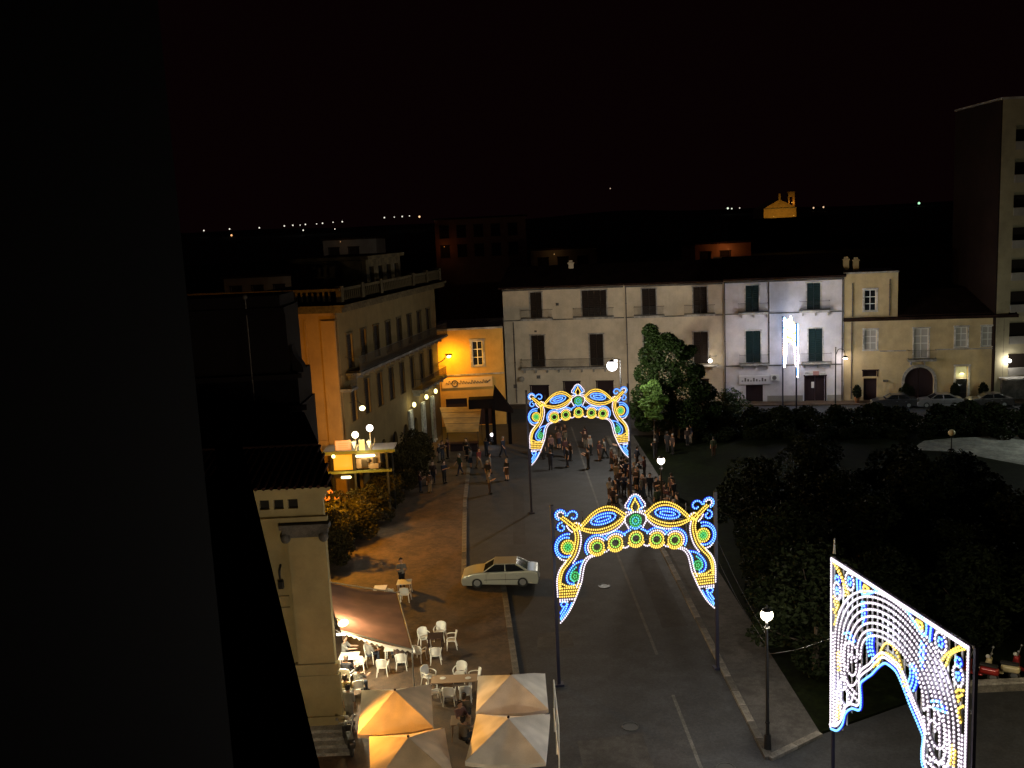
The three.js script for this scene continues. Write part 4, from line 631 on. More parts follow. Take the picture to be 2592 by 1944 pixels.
tree('added light-green tree standing in for the lamp-lit patch of the big dark tree', [12.3, 0, -84.4], { h: 6.6, r: 1.35, n: 2600, leaf: 0.24, m: mat(0.07, 0.14, 0.025, { roughness: 0.55, side: THREE.DoubleSide }), clumps: 11, trunk: 0.07, low: 0.45 });  // added tree: pale leaf colour stands for lamplight on the big crown
tree('rounded green shrub right of the big dark tree', [21, 0, -93.5], { h: 3.3, r: 2.1, n: 4600, leaf: 0.22, clumps: 16, low: 0.12 });
{ // dark planting of the park
  const G = 'dark park trees between the road and the park path';

  const all = [[14.5, -58], [19, -61], [24, -60], [29, -62], [34.5, -60], [13.8, -52], [18, -54], [22.5, -53], [27.5, -55], [33, -53], [13.2, -46], [17, -47], [21.5, -46.5], [26, -48], [31, -47], [12.8, -40.5], [16, -42], [20.5, -42.5], [25, -42], [38, -57], [38.5, -64.5], [30, -43]];
  const rowOf = (z) => z < -56 ? 'farthest' : z < -50 ? 'second farthest' : z < -44 ? 'second nearest' : 'nearest';
  const label = ([x, z]) => `dark bushy tree, ${ORD[all.filter((q) => rowOf(q[1]) === rowOf(z) && q[0] / -q[1] < x / -z).length]} from the left in the ${rowOf(z)} row of park trees`;
  const kinds = [{ h: 5.4, r: 2.7, n: 5200, low: 0.14 }, { h: 5.9, r: 3, n: 5600, low: 0.12, clumps: 18 }, { h: 5.2, r: 2.8, n: 5200, low: 0.14 }], firsts = [];
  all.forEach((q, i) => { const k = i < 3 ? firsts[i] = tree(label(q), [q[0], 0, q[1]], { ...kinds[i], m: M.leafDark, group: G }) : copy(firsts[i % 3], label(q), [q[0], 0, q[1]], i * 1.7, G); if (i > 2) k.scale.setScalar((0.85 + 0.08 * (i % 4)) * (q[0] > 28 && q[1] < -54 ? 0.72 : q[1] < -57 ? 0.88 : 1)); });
  const s = thing('low_shrub', 'low dark shrub in the bed before the houses, standing alone in the middle', 'shrub', [24.5, 0.1, -88], 0, 'dark shrubs in the bed before the houses');
  part('foliage', [leafCloud(1500, 0.22, blobs([[0, 0.6, 0, 0.9], [0.8, 0.5, 0.2, 0.7], [-0.7, 0.5, -0.2, 0.75], [0.2, 1.0, 0.1, 0.5]]))], M.leafDark, s); part('stem', [bar(V(0, -0.1, 0), V(0.1, 0.8, 0), 0.04, 5, 0.02), bar(V(0, 0, 0), V(-0.4, 0.7, 0.1), 0.03, 5, 0.012)], M.bark, s);
  for (let i = 0; i < 26; i++) { const x = 17 + (i % 13) * 2.7 + rr(-0.5, 0.5), z = -91.5 + (i % 13) * 0.42 + (i > 12 ? 4.5 : 0) + rr(-0.5, 0.5); copy(s, `low dark shrub, ${ORD[i % 13]} from the left in the ${i > 12 ? 'nearer' : 'farther'} row before the houses`, [x, 0.1, z], i * 2.1).scale.set(i > 12 ? rr(0.9, 1.5) : 1.9, i > 12 ? rr(0.7, 1.2) : rr(1.35, 1.65), i > 12 ? 1 : 1.3); }
  for (const [x, z, h, l] of [[36.2, -101.0, 1.6, 'potted dark shrub at the left corner of the ochre house'], [41, -99.9, 1.7, 'potted dark shrub left of the arched portal'], [45.6, -99, 1.7, 'potted dark shrub left of the lit door'], [48.3, -98.5, 1.7, 'potted dark shrub right of the lit door']]) { const q = copy(s, l, [x, 0.7, z], x); q.userData.group = undefined; delete q.userData.group; q.scale.set(0.55, h * 0.6, 0.55); const p = thing('plant_pot', l.replace('potted dark shrub', 'dark plant pot under the shrub'), 'pot', [x, 0.1, z]); part('pot', [cyl(0.3, 0.22, 0.6, 0, 0.3, 0, 12), new THREE.TorusGeometry(0.3, 0.035, 6, 16).rotateX(Math.PI / 2).translate(0, 0.6, 0)], M.terracotta, p); }
  const m = M.leaf; for (const [x, z, w] of [[54, -93, 1.6], [57.5, -92, 1.8]]) { const k = copy(s, x < 55 ? 'green shrub at the right edge before the apartment block' : 'green shrub at the far right edge before the apartment block', [x, 0.1, z], x); delete k.userData.group; k.scale.set(w, 1.8, w); }
}
{ // hedge trees between the bar and the pavement
  const G = 'dark hedge trees in a row between bar and pavement', L = 'dark leafy hedge tree beside the bar pavilion, close before the flower pot';
  const a = tree(L, [-11.9, 0.12, -60.8], { h: 3.1, r: 1.7, n: 3600, leaf: 0.2, m: M.leafOlive, low: 0.1, clumps: 14, trunk: 0.07, group: G });
  [[-10.6, -62.6], [-12.6, -58.6], [-10.3, -66], [-9.7, -69.5], [-9.1, -73], [-8.5, -76.5], [-11.4, -57.6], [-8.3, -80.5]].forEach(([x, z], i) => { copy(a, `dark leafy hedge tree beside the bar pavilion, ${ORD[[2, 1, 3, 4, 5, 6, 0, 7][i]]} from the near end of its row`, [x, 0.12, z], i * 2.3).scale.set(rr(0.85, 1.1), i > 3 ? 1.15 : rr(0.85, 1), rr(0.85, 1.1)); });
  const p = thing('flower_pot', 'large terracotta pot with pink flowers below the bar pavilion', 'flower pot', [-13.1, 0.12, -64.3]);
  part('pot', [cyl(0.5, 0.36, 1.1, 0, 0.55, 0, 16), new THREE.TorusGeometry(0.5, 0.06, 8, 20).rotateX(Math.PI / 2).translate(0, 1.1, 0)], M.terracotta, p);
  part('foliage', [leafCloud(700, 0.2, blobs([[0, 1.6, 0, 0.6], [0.4, 2.0, 0, 0.5], [0.9, 2.4, -0.2, 0.5], [0.2, 2.7, 0, 0.4]]))], M.leafOlive, p);
  part('flowers', [[-0.1, 1.9, 0.5], [0.3, 2.4, 0.45], [0.95, 2.35, 0.3], [0.1, 1.5, 0.55], [0.5, 2.9, 0.3]].flatMap(([x, y, z]) => Array.from({ length: 9 }, () => ball(0.06, x + rr(-0.16, 0.16), y + rr(-0.12, 0.12), z + rr(-0.08, 0.08), 6))), mat(0.75, 0.3, 0.22), p);
  const q = thing('wooden_planter', 'pale tapering planter left of the hedge end', 'planter', [-9.35, 0.12, -82.3]); part('box', [cyl(0.45, 0.3, 1.1, 0, 0.55, 0, 4)], M.trim, q); part('foliage', [leafCloud(400, 0.2, blobs([[0, 1.4, 0, 0.5]]))], M.leafDark, q);
}

// ---------------------------------------------------------------- café: awning, parasols, chairs, tables
{
  const t = thing('cafe_awning', 'reddish brown awning lit from below beside the yellowish wall', 'awning');
  const a = [V(-7.75, 3.45, -39.35), V(-4.72, 2.6, -39.0), V(-6.05, 2.75, -45.3), V(-9.6, 3.6, -45.1)], rows = 10, f = [];
  const at = (u, v) => { const p = a[0].clone().lerp(a[1], u), q = a[3].clone().lerp(a[2], u), r = p.lerp(q, v); r.y -= 0.1 * Math.sin(Math.PI * u) * (1 + 0.25 * Math.sin(v * 19)); return r; };
  for (let i = 0; i < rows; i++) for (let j = 0; j < rows; j++) f.push([at(i / rows, j / rows), at((i + 1) / rows, j / rows), at((i + 1) / rows, (j + 1) / rows), at(i / rows, (j + 1) / rows)]);
  part('cloth', [toCreasedNormals(quads(f), 1)], M.awning, t);
  const val = []; for (let i = 0; i < 14; i++) { const p = at(i / 14, 0), q = at((i + 1) / 14, 0), m = p.clone().lerp(q, 0.5); val.push([p.clone().setY(p.y - 0.08), m.setY(m.y - 0.16), q.clone().setY(q.y - 0.08), q, p]); }
  part('valance', [quads(val)], M.canvasWhite, t); part('edge_bar', [bar(at(0, 0), at(1, 0), 0.03), bar(at(1, 0), at(1, 1), 0.03), bar(at(0, 1), at(1, 1), 0.03)], M.steel, t);
  for (const p of [at(0.99, 0.01), at(0.99, 0.99)]) part('post', [cyl(0.03, 0.03, p.y - 0.12, p.x, (p.y - 0.12) / 2 + 0.12, p.z, 8)], M.steel, t);
  const l = thing('awning_lamp', 'bright oval lamp hanging over the front edge of the awning', 'lamp', [-7.5, 4.05, -38.7]);
  part('lamp_bulb', [new THREE.SphereGeometry(0.2, 16, 10).scale(1.15, 0.75, 0.9).rotateZ(0.25)], glow(1, 0.88, 0.45, 4), l); part('lamp_arm', [tube([[-0.12, 0.1, 0], [-0.2, 0.35, 0.3], [-0.15, 0.2, 1.6]], 0.025)], M.iron, l);
  lampLight(l, [0, 0, 0], [1, 0.8, 0.38], 12);
  const k = thing('awning_lamp', 'white lamp under the awning over the crowded tables', 'lamp', [-8.0, 2.75, -40.6]);
  part('lamp_tube', [bar(V(-0.2, 0, 0), V(0.2, 0, 0), 0.05, 8)], glow(1, 0.95, 0.75, 4), k); part('lamp_bracket', [bar(V(0, 0.05, 0), V(-0.25, 0.2, -0.1), 0.02)], M.iron, k);
  lampLight(k, [0, 0, 0], [1, 0.9, 0.62], 75);
}
function parasol(label, cx, cz, w, d, turn, m, group) {
  const t = thing('parasol', label, 'parasol', [cx, 0.12, cz], turn, group), y0 = 2.2, y1 = 2.9, ap = V(0, y1, 0), N = 8;
  const cs = [V(-w / 2, y0, -d / 2), V(w / 2, y0, -d / 2), V(w / 2, y0, d / 2), V(-w / 2, y0, d / 2)];
  for (let i = 0; i < 4; i++) {
    const a = cs[i], b = cs[(i + 1) % 4], f = [], at = (u, v) => { const p = a.clone().lerp(b, u).lerp(ap, v); p.y -= 0.1 * Math.sin(Math.PI * u) * (1 - v) ** 1.3 + 0.018 * Math.sin(9 * v + i) * (1 - v) + 0.012 * Math.sin(14 * u + 5 * v + i * 2) * (1 - v); return p; };
    for (let v = 0; v < 6; v++) for (let u = 0; u < N; u++) f.push([at((u + 1) / N, v / 6), at(u / N, v / 6), at(u / N, (v + 1) / 6), at((u + 1) / N, (v + 1) / 6)]);
    for (let u = 0; u < N; u++) { const p = at(u / N, 0), q = at((u + 1) / N, 0), dn = (z) => z.clone().setY(z.y - 0.14); f.push([dn(q), dn(p), p, q]); }
    part('canopy_panel', [toCreasedNormals(quads(f), 0.6)], m, t);
  }
  for (const c of cs) { part('rib', [bar(c.clone().multiplyScalar(0.99).setY(y0 - 0.02), V(0, y1 - 0.04, 0), 0.014, 5)], M.wood, t); part('strut', [bar(V(0, 1.9, 0), c.clone().multiplyScalar(0.5).setY(2.48), 0.012, 5)], M.wood, t); }
  part('pole', [cyl(0.028, 0.028, 2.85, 0, 1.43, 0, 10), ball(0.05, 0, y1 + 0.04, 0, 8)], M.wood, t); part('base', [rbox(0.6, 0.1, 0.6, 0.03, 0, 0.05, 0), cyl(0.06, 0.06, 0.3, 0, 0.25, 0)], M.darkStone, t);
  return t;
}
parasol('square parasol glowing orange, the farther of the left pair', -4.95, -34.5, 2.72, 3.45, 0.1, M.canvasOrange);
parasol('square parasol half orange half tan, nearest of the left pair, cut by the bottom edge', -4.1, -31.0, 2.7, 3.4, 0.15, M.canvasOrange);
parasol('pale square parasol, the farther of the right pair beside the road', -0.57, -35.35, 2.7, 3.0, 0.0, M.canvasWhite);
parasol('pale square parasol, the nearer of the right pair beside the road', -0.68, -32.0, 2.72, 3.3, -0.09, M.canvasWhite);
{ // stacked furniture props: a coat rail behind the pale parasols
  const t = thing('folding_frame', 'slim pale metal frame standing right of the pale parasols', 'frame', [1.05, 0, -34.5]);
  for (const z of [-1.9, -0.2, 1.6]) part('upright', [bar(V(0, 0, z), V(0.05, 2.2, z), 0.03, 6)], M.plastic, t);
  part('rail', [bar(V(0.05, 2.2, -1.9), V(0.05, 2.2, 1.6), 0.03, 6), bar(V(0, 1.0, -1.9), V(0, 1.0, 1.6), 0.02, 6)], M.plastic, t);
}
const proto = {};
function plasticChair() { // moulded armchair, facing +z
  const t = thing('plastic_chair', 'chair', 'chair');
  const seat = new THREE.BoxGeometry(0.46, 0.03, 0.44, 6, 1, 6), sp = seat.attributes.position;
  for (let i = 0; i < sp.count; i++) sp.setY(i, sp.getY(i) + 0.43 + 0.025 * Math.abs(sp.getX(i) / 0.23) ** 2 - (sp.getZ(i) < -0.1 ? 0.02 : 0));
  seat.computeVertexNormals(); part('seat', [seat], M.plastic, t);
  const bg = new THREE.BoxGeometry(0.42, 0.4, 0.016, 8, 1, 1), bp = bg.attributes.position; for (let i = 0; i < bp.count; i++) bp.setZ(i, bp.getZ(i) + 0.05 * (bp.getX(i) / 0.21) ** 2 - 0.2 * (bp.getY(i) + 0.2) - 0.22); bg.translate(0, 0.66, 0); bg.computeVertexNormals(); const back = [bg];
  back.push(tube([[-0.23, 0.46, -0.2], [-0.235, 0.65, -0.22], [-0.22, 0.8, -0.26], [0, 0.87, -0.31], [0.22, 0.8, -0.26], [0.235, 0.65, -0.22], [0.23, 0.46, -0.2]], 0.022, 28, 6));
  part('backrest', back, M.plastic, t);
  for (const s of [-1, 1]) {
    part('armrest', [tube([[s * 0.24, 0.44, 0.19], [s * 0.27, 0.62, 0.2], [s * 0.275, 0.66, 0.1], [s * 0.27, 0.67, -0.08], [s * 0.24, 0.66, -0.22]], 0.024, 20, 6)], M.plastic, t);
    part('leg', [bar(V(s * 0.22, 0.43, 0.19), V(s * 0.265, 0, 0.23), 0.03, 6, 0.018)], M.plastic, t); part('leg', [bar(V(s * 0.2, 0.43, -0.19), V(s * 0.25, 0, -0.27), 0.03, 6, 0.018)], M.plastic, t);
  }
  return t;
}
const LEFTSIDE = 'white plastic armchairs of the café';
const chairs = [
  [-4.85, -44.9, 0.4, 'white plastic chair at the back left of the group of five by the awning corner'], [-4.1, -45.5, -0.2, 'white plastic chair at the very back of the group of five'], [-3.5, -44.5, -1.5, 'white plastic chair at the right of the group of five, turned sideways'], [-4.95, -43.3, 2.7, 'white plastic chair at the front left of the group of five'], [-4.15, -43.0, 3.2, 'white plastic chair at the front of the group of five, back to us'],
  [-4.3, -40.7, 0.9, 'white plastic chair left behind the table between the parasols'], [-2.9, -40.9, -0.3, 'white plastic chair right behind the table between the parasols'], [-2.25, -40.3, -1.4, 'white plastic chair half hidden behind the pale parasol'], [-3.3, -38.95, 3.1, 'tan-lit chair before the table between the parasols, left one'], [-2.6, -39.0, 3.2, 'tan-lit chair before the table between the parasols, right one'], [-3.95, -39.2, 1.9, 'chair turned sideways beside the orange parasol'],
  [-6.35, -50.9, 3.0, 'white plastic chair beyond the awning, back to us'], [-6.95, -50.8, 2.4, 'white plastic chair tipped beside the table beyond the awning'],
  [-6.5, -42.0, 3.1, 'pinkish-lit chair under the awning, third from the wall'], [-5.7, -42.5, 3.2, 'chair under the right corner of the awning'], [-7.6, -42.5, 3.0, 'brightly lit chair near the wall, back to us'], [-8.0, -41.2, 2.9, 'bright yellowish chair before the people by the wall'], [-7.2, -43.4, 1.2, 'chair side-on under the awning'], [-7.75, -39.3, 3.1, 'brilliant pale chair at the edge of the orange parasol, by the steps'], [-7.4, -36.95, 3.1, 'white plastic chair beside the dark motorbike by the steps'], [-7.35, -40.0, 3.4, 'glaring chair between the wall and the orange parasol'],
];
chairs.forEach(([x, z, r, l], i) => { if (!i) { const c = proto.chair = plasticChair(); c.position.set(x, 0.12, z); c.rotation.y = r; tag(c, l, 'chair', LEFTSIDE); } else copy(proto.chair, l, [x, 0.12, z], r); });
proto.chair.userData.group = LEFTSIDE;
function table(label, x, z, w, d, top = M.plastic) {
  const t = thing('cafe_table', label, 'table', [x, 0.12, z]);
  part('tabletop', [rbox(w, 0.035, d, 0.015, 0, 0.72, 0)], top, t);
  for (const s of [-1, 1]) for (const q of [-1, 1]) part('leg', [bar(V(s * (w / 2 - 0.08), 0.71, q * (d / 2 - 0.08)), V(s * (w / 2 - 0.03), 0, q * (d / 2 - 0.03)), 0.024, 6, 0.018)], top, t);
  return t;
}
table('small table amid the group of five white chairs', -4.25, -44.4, 0.75, 0.75, M.wood); table('long brownish table between the orange and pale parasols', -3.1, -39.75, 2.0, 0.75, mat(0.3, 0.2, 0.12)); table('white table beside the person beyond the awning', -6.5, -51.9, 0.8, 0.8); table('lone white table at the back corner of the awning', -7.75, -51.2, 0.7, 0.7);
table('table under the awning by the wall', -8.1, -42.6, 0.9, 0.8); table('table under the awning at its right end', -6.1, -43.3, 0.9, 0.8); table('low-lit table between the parasols, near the bottom', -2.65, -36.1, 0.8, 0.8, mat(0.3, 0.2, 0.12));
for (const [l, x, z] of [['pale plate on the left of the table between the parasols', -3.6, -39.8], ['pale plate on the right of the table between the parasols', -2.5, -39.7]]) { const p = thing('plate', l, 'plate', [x, 0.858, z]); part('plate', [cyl(0.13, 0.08, 0.02, 0, 0.011, 0, 18)], M.frame, p); }

// ---------------------------------------------------------------- cars, scooters
function makeCar(label, paint, pos, turn, group) { // front towards -x
  const t = thing('parked_car', label, 'car', pos, turn, group);
  const s = new THREE.Shape(), r = 0.35; s.moveTo(-2.1, 0.24); s.lineTo(-1.32 - r, 0.24); s.absarc(-1.32, 0.3, r, Math.PI, 0, true); s.lineTo(1.3 - r, 0.22); s.absarc(1.3, 0.3, r, Math.PI, 0, true); s.lineTo(2.1, 0.26);
  s.bezierCurveTo(2.2, 0.45, 2.18, 0.7, 2.1, 0.86); s.bezierCurveTo(1.9, 0.93, 1.7, 0.93, 1.5, 0.92); s.lineTo(-0.95, 0.88); s.bezierCurveTo(-1.5, 0.86, -1.95, 0.76, -2.12, 0.62); s.bezierCurveTo(-2.2, 0.5, -2.18, 0.35, -2.1, 0.24);
  part('body', [new THREE.ExtrudeGeometry(s, { depth: 1.5, bevelEnabled: true, bevelSize: 0.07, bevelThickness: 0.08, bevelSegments: 3, curveSegments: 12 }).translate(0, 0, -0.75)], paint, t);
  const lo = (x, z) => V(x, 0.9, z), hi = (x, z) => V(x, 1.36, z), A = [-1.02, 1.72], Bx = [-0.28, 0.92], zl = 0.76, zh = 0.58;
  part('roof', [rbox(Bx[1] - Bx[0] + 0.14, 0.06, zh * 2 + 0.1, 0.03, (Bx[0] + Bx[1]) / 2, 1.37, 0)], paint, t);
  const pil = []; for (const q of [-1, 1]) { pil.push(bar(lo(A[0], q * zl), hi(Bx[0], q * zh), 0.035, 6), bar(lo(A[1], q * zl), hi(Bx[1], q * zh), 0.06, 6), bar(lo(0.32, q * zl), hi(0.3, q * zh), 0.04, 6)); }
  part('pillars', pil, paint, t);
  part('windscreen', [quads([[lo(A[0], -zl), lo(A[0], zl), hi(Bx[0], zh), hi(Bx[0], -zh)]])], M.glass, t); part('rear_window', [quads([[lo(A[1], zl), lo(A[1], -zl), hi(Bx[1], -zh), hi(Bx[1], zh)]])], M.glass, t);
  for (const q of [-1, 1]) {
    part('side_window', [quads([[lo(A[0] + 0.05, q * zl), lo(0.28, q * zl), hi(0.28, q * zh), hi(Bx[0] + 0.03, q * zh)]])], M.glass, t); part('side_window', [quads([[lo(0.36, q * zl), lo(A[1] - 0.1, q * zl), hi(Bx[1] - 0.04, q * zh), hi(0.34, q * zh)]])], M.glass, t);
    part('door_handle', [rbox(0.16, 0.03, 0.03, 0.01, 0.15, 0.74, q * 0.84), rbox(0.16, 0.03, 0.03, 0.01, 1.0, 0.75, q * 0.84)], M.steel, t); part('mirror', [rbox(0.12, 0.12, 0.16, 0.04, -0.72, 0.95, q * 0.9)], paint, t);
    part('door_trim', [box(2.0, 0.03, 0.02, 0.1, 0.52, q * 0.835), box(0.012, 0.55, 0.02, 0.33, 0.6, q * 0.832), box(0.012, 0.5, 0.02, -0.78, 0.6, q * 0.832)], M.rubber, t);
    part('headlight', [rbox(0.12, 0.14, 0.34, 0.03, -2.12, 0.62, q * 0.55)], M.frame, t); part('tail_light', [rbox(0.08, 0.16, 0.34, 0.03, 2.14, 0.76, q * 0.55)], mat(0.2, 0.015, 0.01, { roughness: 0.3 }), t);
    for (const x of [-1.32, 1.3]) { const w = part('wheel', [new THREE.TorusGeometry(0.24, 0.085, 10, 22).translate(x, 0.325, q * 0.72)], M.rubber, t); part('rim', [cyl(0.21, 0.21, 0.1, 0, 0, 0, 18).rotateX(Math.PI / 2).translate(x, 0.325, q * 0.73)], M.steel, w); }
  }
  part('bumper', [rbox(0.14, 0.18, 1.6, 0.05, -2.17, 0.38, 0), rbox(0.14, 0.2, 1.6, 0.05, 2.17, 0.42, 0)], M.rubber, t); part('number_plate', [box(0.02, 0.1, 0.46, -2.25, 0.38, 0), box(0.02, 0.1, 0.46, 2.25, 0.45, 0)], M.frame, t);
  return t;
}
const carPaint = (r, g, b) => phys(r, g, b, { roughness: 0.32, metalness: 0.25, clearcoat: 0.6, clearcoatRoughness: 0.1 });
makeCar('pale silver saloon parked across the kerb left of the road', carPaint(0.42, 0.43, 0.37), [-1.15, 0.06, -53.1], -0.06).scale.setScalar(0.98);
makeCar('dark parked car before the ochre house, left of the portal', carPaint(0.03, 0.03, 0.035), [39.0, 0.005, -98.2], -0.2); makeCar('pale-roofed parked car before the arched portal', carPaint(0.17, 0.17, 0.18), [43.2, 0.005, -97.3], -0.2); makeCar('dark parked car right of the arched portal', carPaint(0.035, 0.03, 0.03), [47.8, 0.005, -96.4], -0.2);
function scooter(label, pos, turn, paint, name = 'scooter', cat = 'scooter') { // front towards +x
  const t = thing(name, label, cat, pos, turn);
  part('fairing', [tube([[0.42, 0.32, 0], [0.4, 0.6, 0], [0.34, 0.86, 0]], 0.12, 12, 10), rbox(0.16, 0.55, 0.36, 0.06, 0.34, 0.58, 0), rbox(0.5, 0.08, 0.28, 0.03, 0.05, 0.3, 0), rbox(0.75, 0.34, 0.32, 0.13, -0.45, 0.52, 0), new THREE.SphereGeometry(0.28, 14, 8, 0, Math.PI * 2, 0, 1.4).scale(0.9, 0.5, 0.5).translate(0.55, 0.32, 0)], paint, t);
  part('saddle', [rbox(0.72, 0.1, 0.28, 0.05, -0.42, 0.75, 0)], M.rubber, t); part('handlebar', [bar(V(0.3, 0.98, -0.32), V(0.3, 0.98, 0.32), 0.02), bar(V(0.34, 0.8, 0), V(0.3, 0.98, 0), 0.03), bar(V(0.3, 0.98, -0.25), V(0.25, 1.2, -0.36), 0.01), bar(V(0.3, 0.98, 0.25), V(0.25, 1.2, 0.36), 0.01)], M.steel, t);
  part('headlight', [ball(0.09, 0.42, 0.9, 0, 10)], M.frame, t); part('mirror', [ball(0.055, 0.25, 1.2, -0.36, 8), ball(0.055, 0.25, 1.2, 0.36, 8)], M.steel, t);
  for (const x of [-0.6, 0.6]) { const w = part('wheel', [new THREE.TorusGeometry(0.18, 0.06, 8, 18).translate(x, 0.24, 0)], M.rubber, t); part('rim', [cyl(0.14, 0.14, 0.08, 0, 0, 0, 14).rotateX(Math.PI / 2).translate(x, 0.24, 0)], M.steel, w); }
  return t;
}
scooter('red parked scooter, left one behind the low kerb wall at the right edge', [19.2, 0.1, -38.9], 2.5, carPaint(0.3, 0.02, 0.015)); scooter('cream parked scooter beside the red one at the right edge', [20.1, 0.1, -38.95], 2.6, carPaint(0.6, 0.52, 0.3)); scooter('dark red parked scooter cut by the right edge', [21.3, 0.1, -39.0], 2.5, carPaint(0.35, 0.03, 0.03));
scooter('dark motorbike with bright mirrors by the steps at the lower left', [-7.05, 0.125, -35.6], 1.9, carPaint(0.03, 0.03, 0.03), 'motorbike', 'motorbike');
{ // a tiny white headlamp far down the road
  const t = scooter('far scooter with a small white headlight on, left of the road', [-2.2, 0.005, -90], -1.4, carPaint(0.05, 0.05, 0.06));
  part('headlight_bulb', [ball(0.16, 0.5, 0.95, 0)], glow(1, 0.95, 1, 3), t); lampLight(t, [0.5, 0.95, 0], [1, 0.95, 1], 1.2);
}

// ---------------------------------------------------------------- people
const smin = (a, b, k) => { const h = Math.max(k - Math.abs(a - b), 0) / k; return Math.min(a, b) - h * h * k / 4; };
function fleshed(bones, k, grow, centre, half, res, keep) { // capsules that taper, melted together
  const mc = new MarchingCubes(res, M.kerb, false, false, 60000), f = mc.field, h = res / 2;
  f.fill(-1);
  const pre = bones.map(([a, b, ra, rb]) => { const d = [b[0] - a[0], b[1] - a[1], b[2] - a[2]]; return { a, d, l: Math.max(1e-6, d[0] ** 2 + d[1] ** 2 + d[2] ** 2), ra, rb }; });
  for (let z = 0; z < res; z++) for (let y = 0; y < res; y++) for (let x = 0; x < res; x++) {
    const p = [centre[0] + (x - h) / h * half, centre[1] + (y - h) / h * half, centre[2] + (z - h) / h * half]; let v = 1;
    for (const { a, d, l, ra, rb } of pre) { const q = [p[0] - a[0], p[1] - a[1], p[2] - a[2]], t = Math.min(1, Math.max(0, (q[0] * d[0] + q[1] * d[1] + q[2] * d[2]) / l)); v = smin(v, Math.hypot(q[0] - d[0] * t, q[1] - d[1] * t, q[2] - d[2] * t) - (ra + (rb - ra) * t) - grow, k); }
    if (keep) v = Math.max(v, keep(p));
    f[x + y * res + z * res * res] = -v;
  }
  mc.isolation = 0; mc.update();
  const n = mc.count, pos = mc.positionArray.slice(0, n * 3);
  for (let i = 0; i < n * 3; i++) pos[i] = centre[i % 3] + pos[i] * half;
  let g = new THREE.BufferGeometry(); g.setAttribute('position', new THREE.BufferAttribute(pos, 3)); g = mergeVertices(g, 1e-4); g.computeVertexNormals();
  const o = join([g]); o.userData.done = true; return o;
}
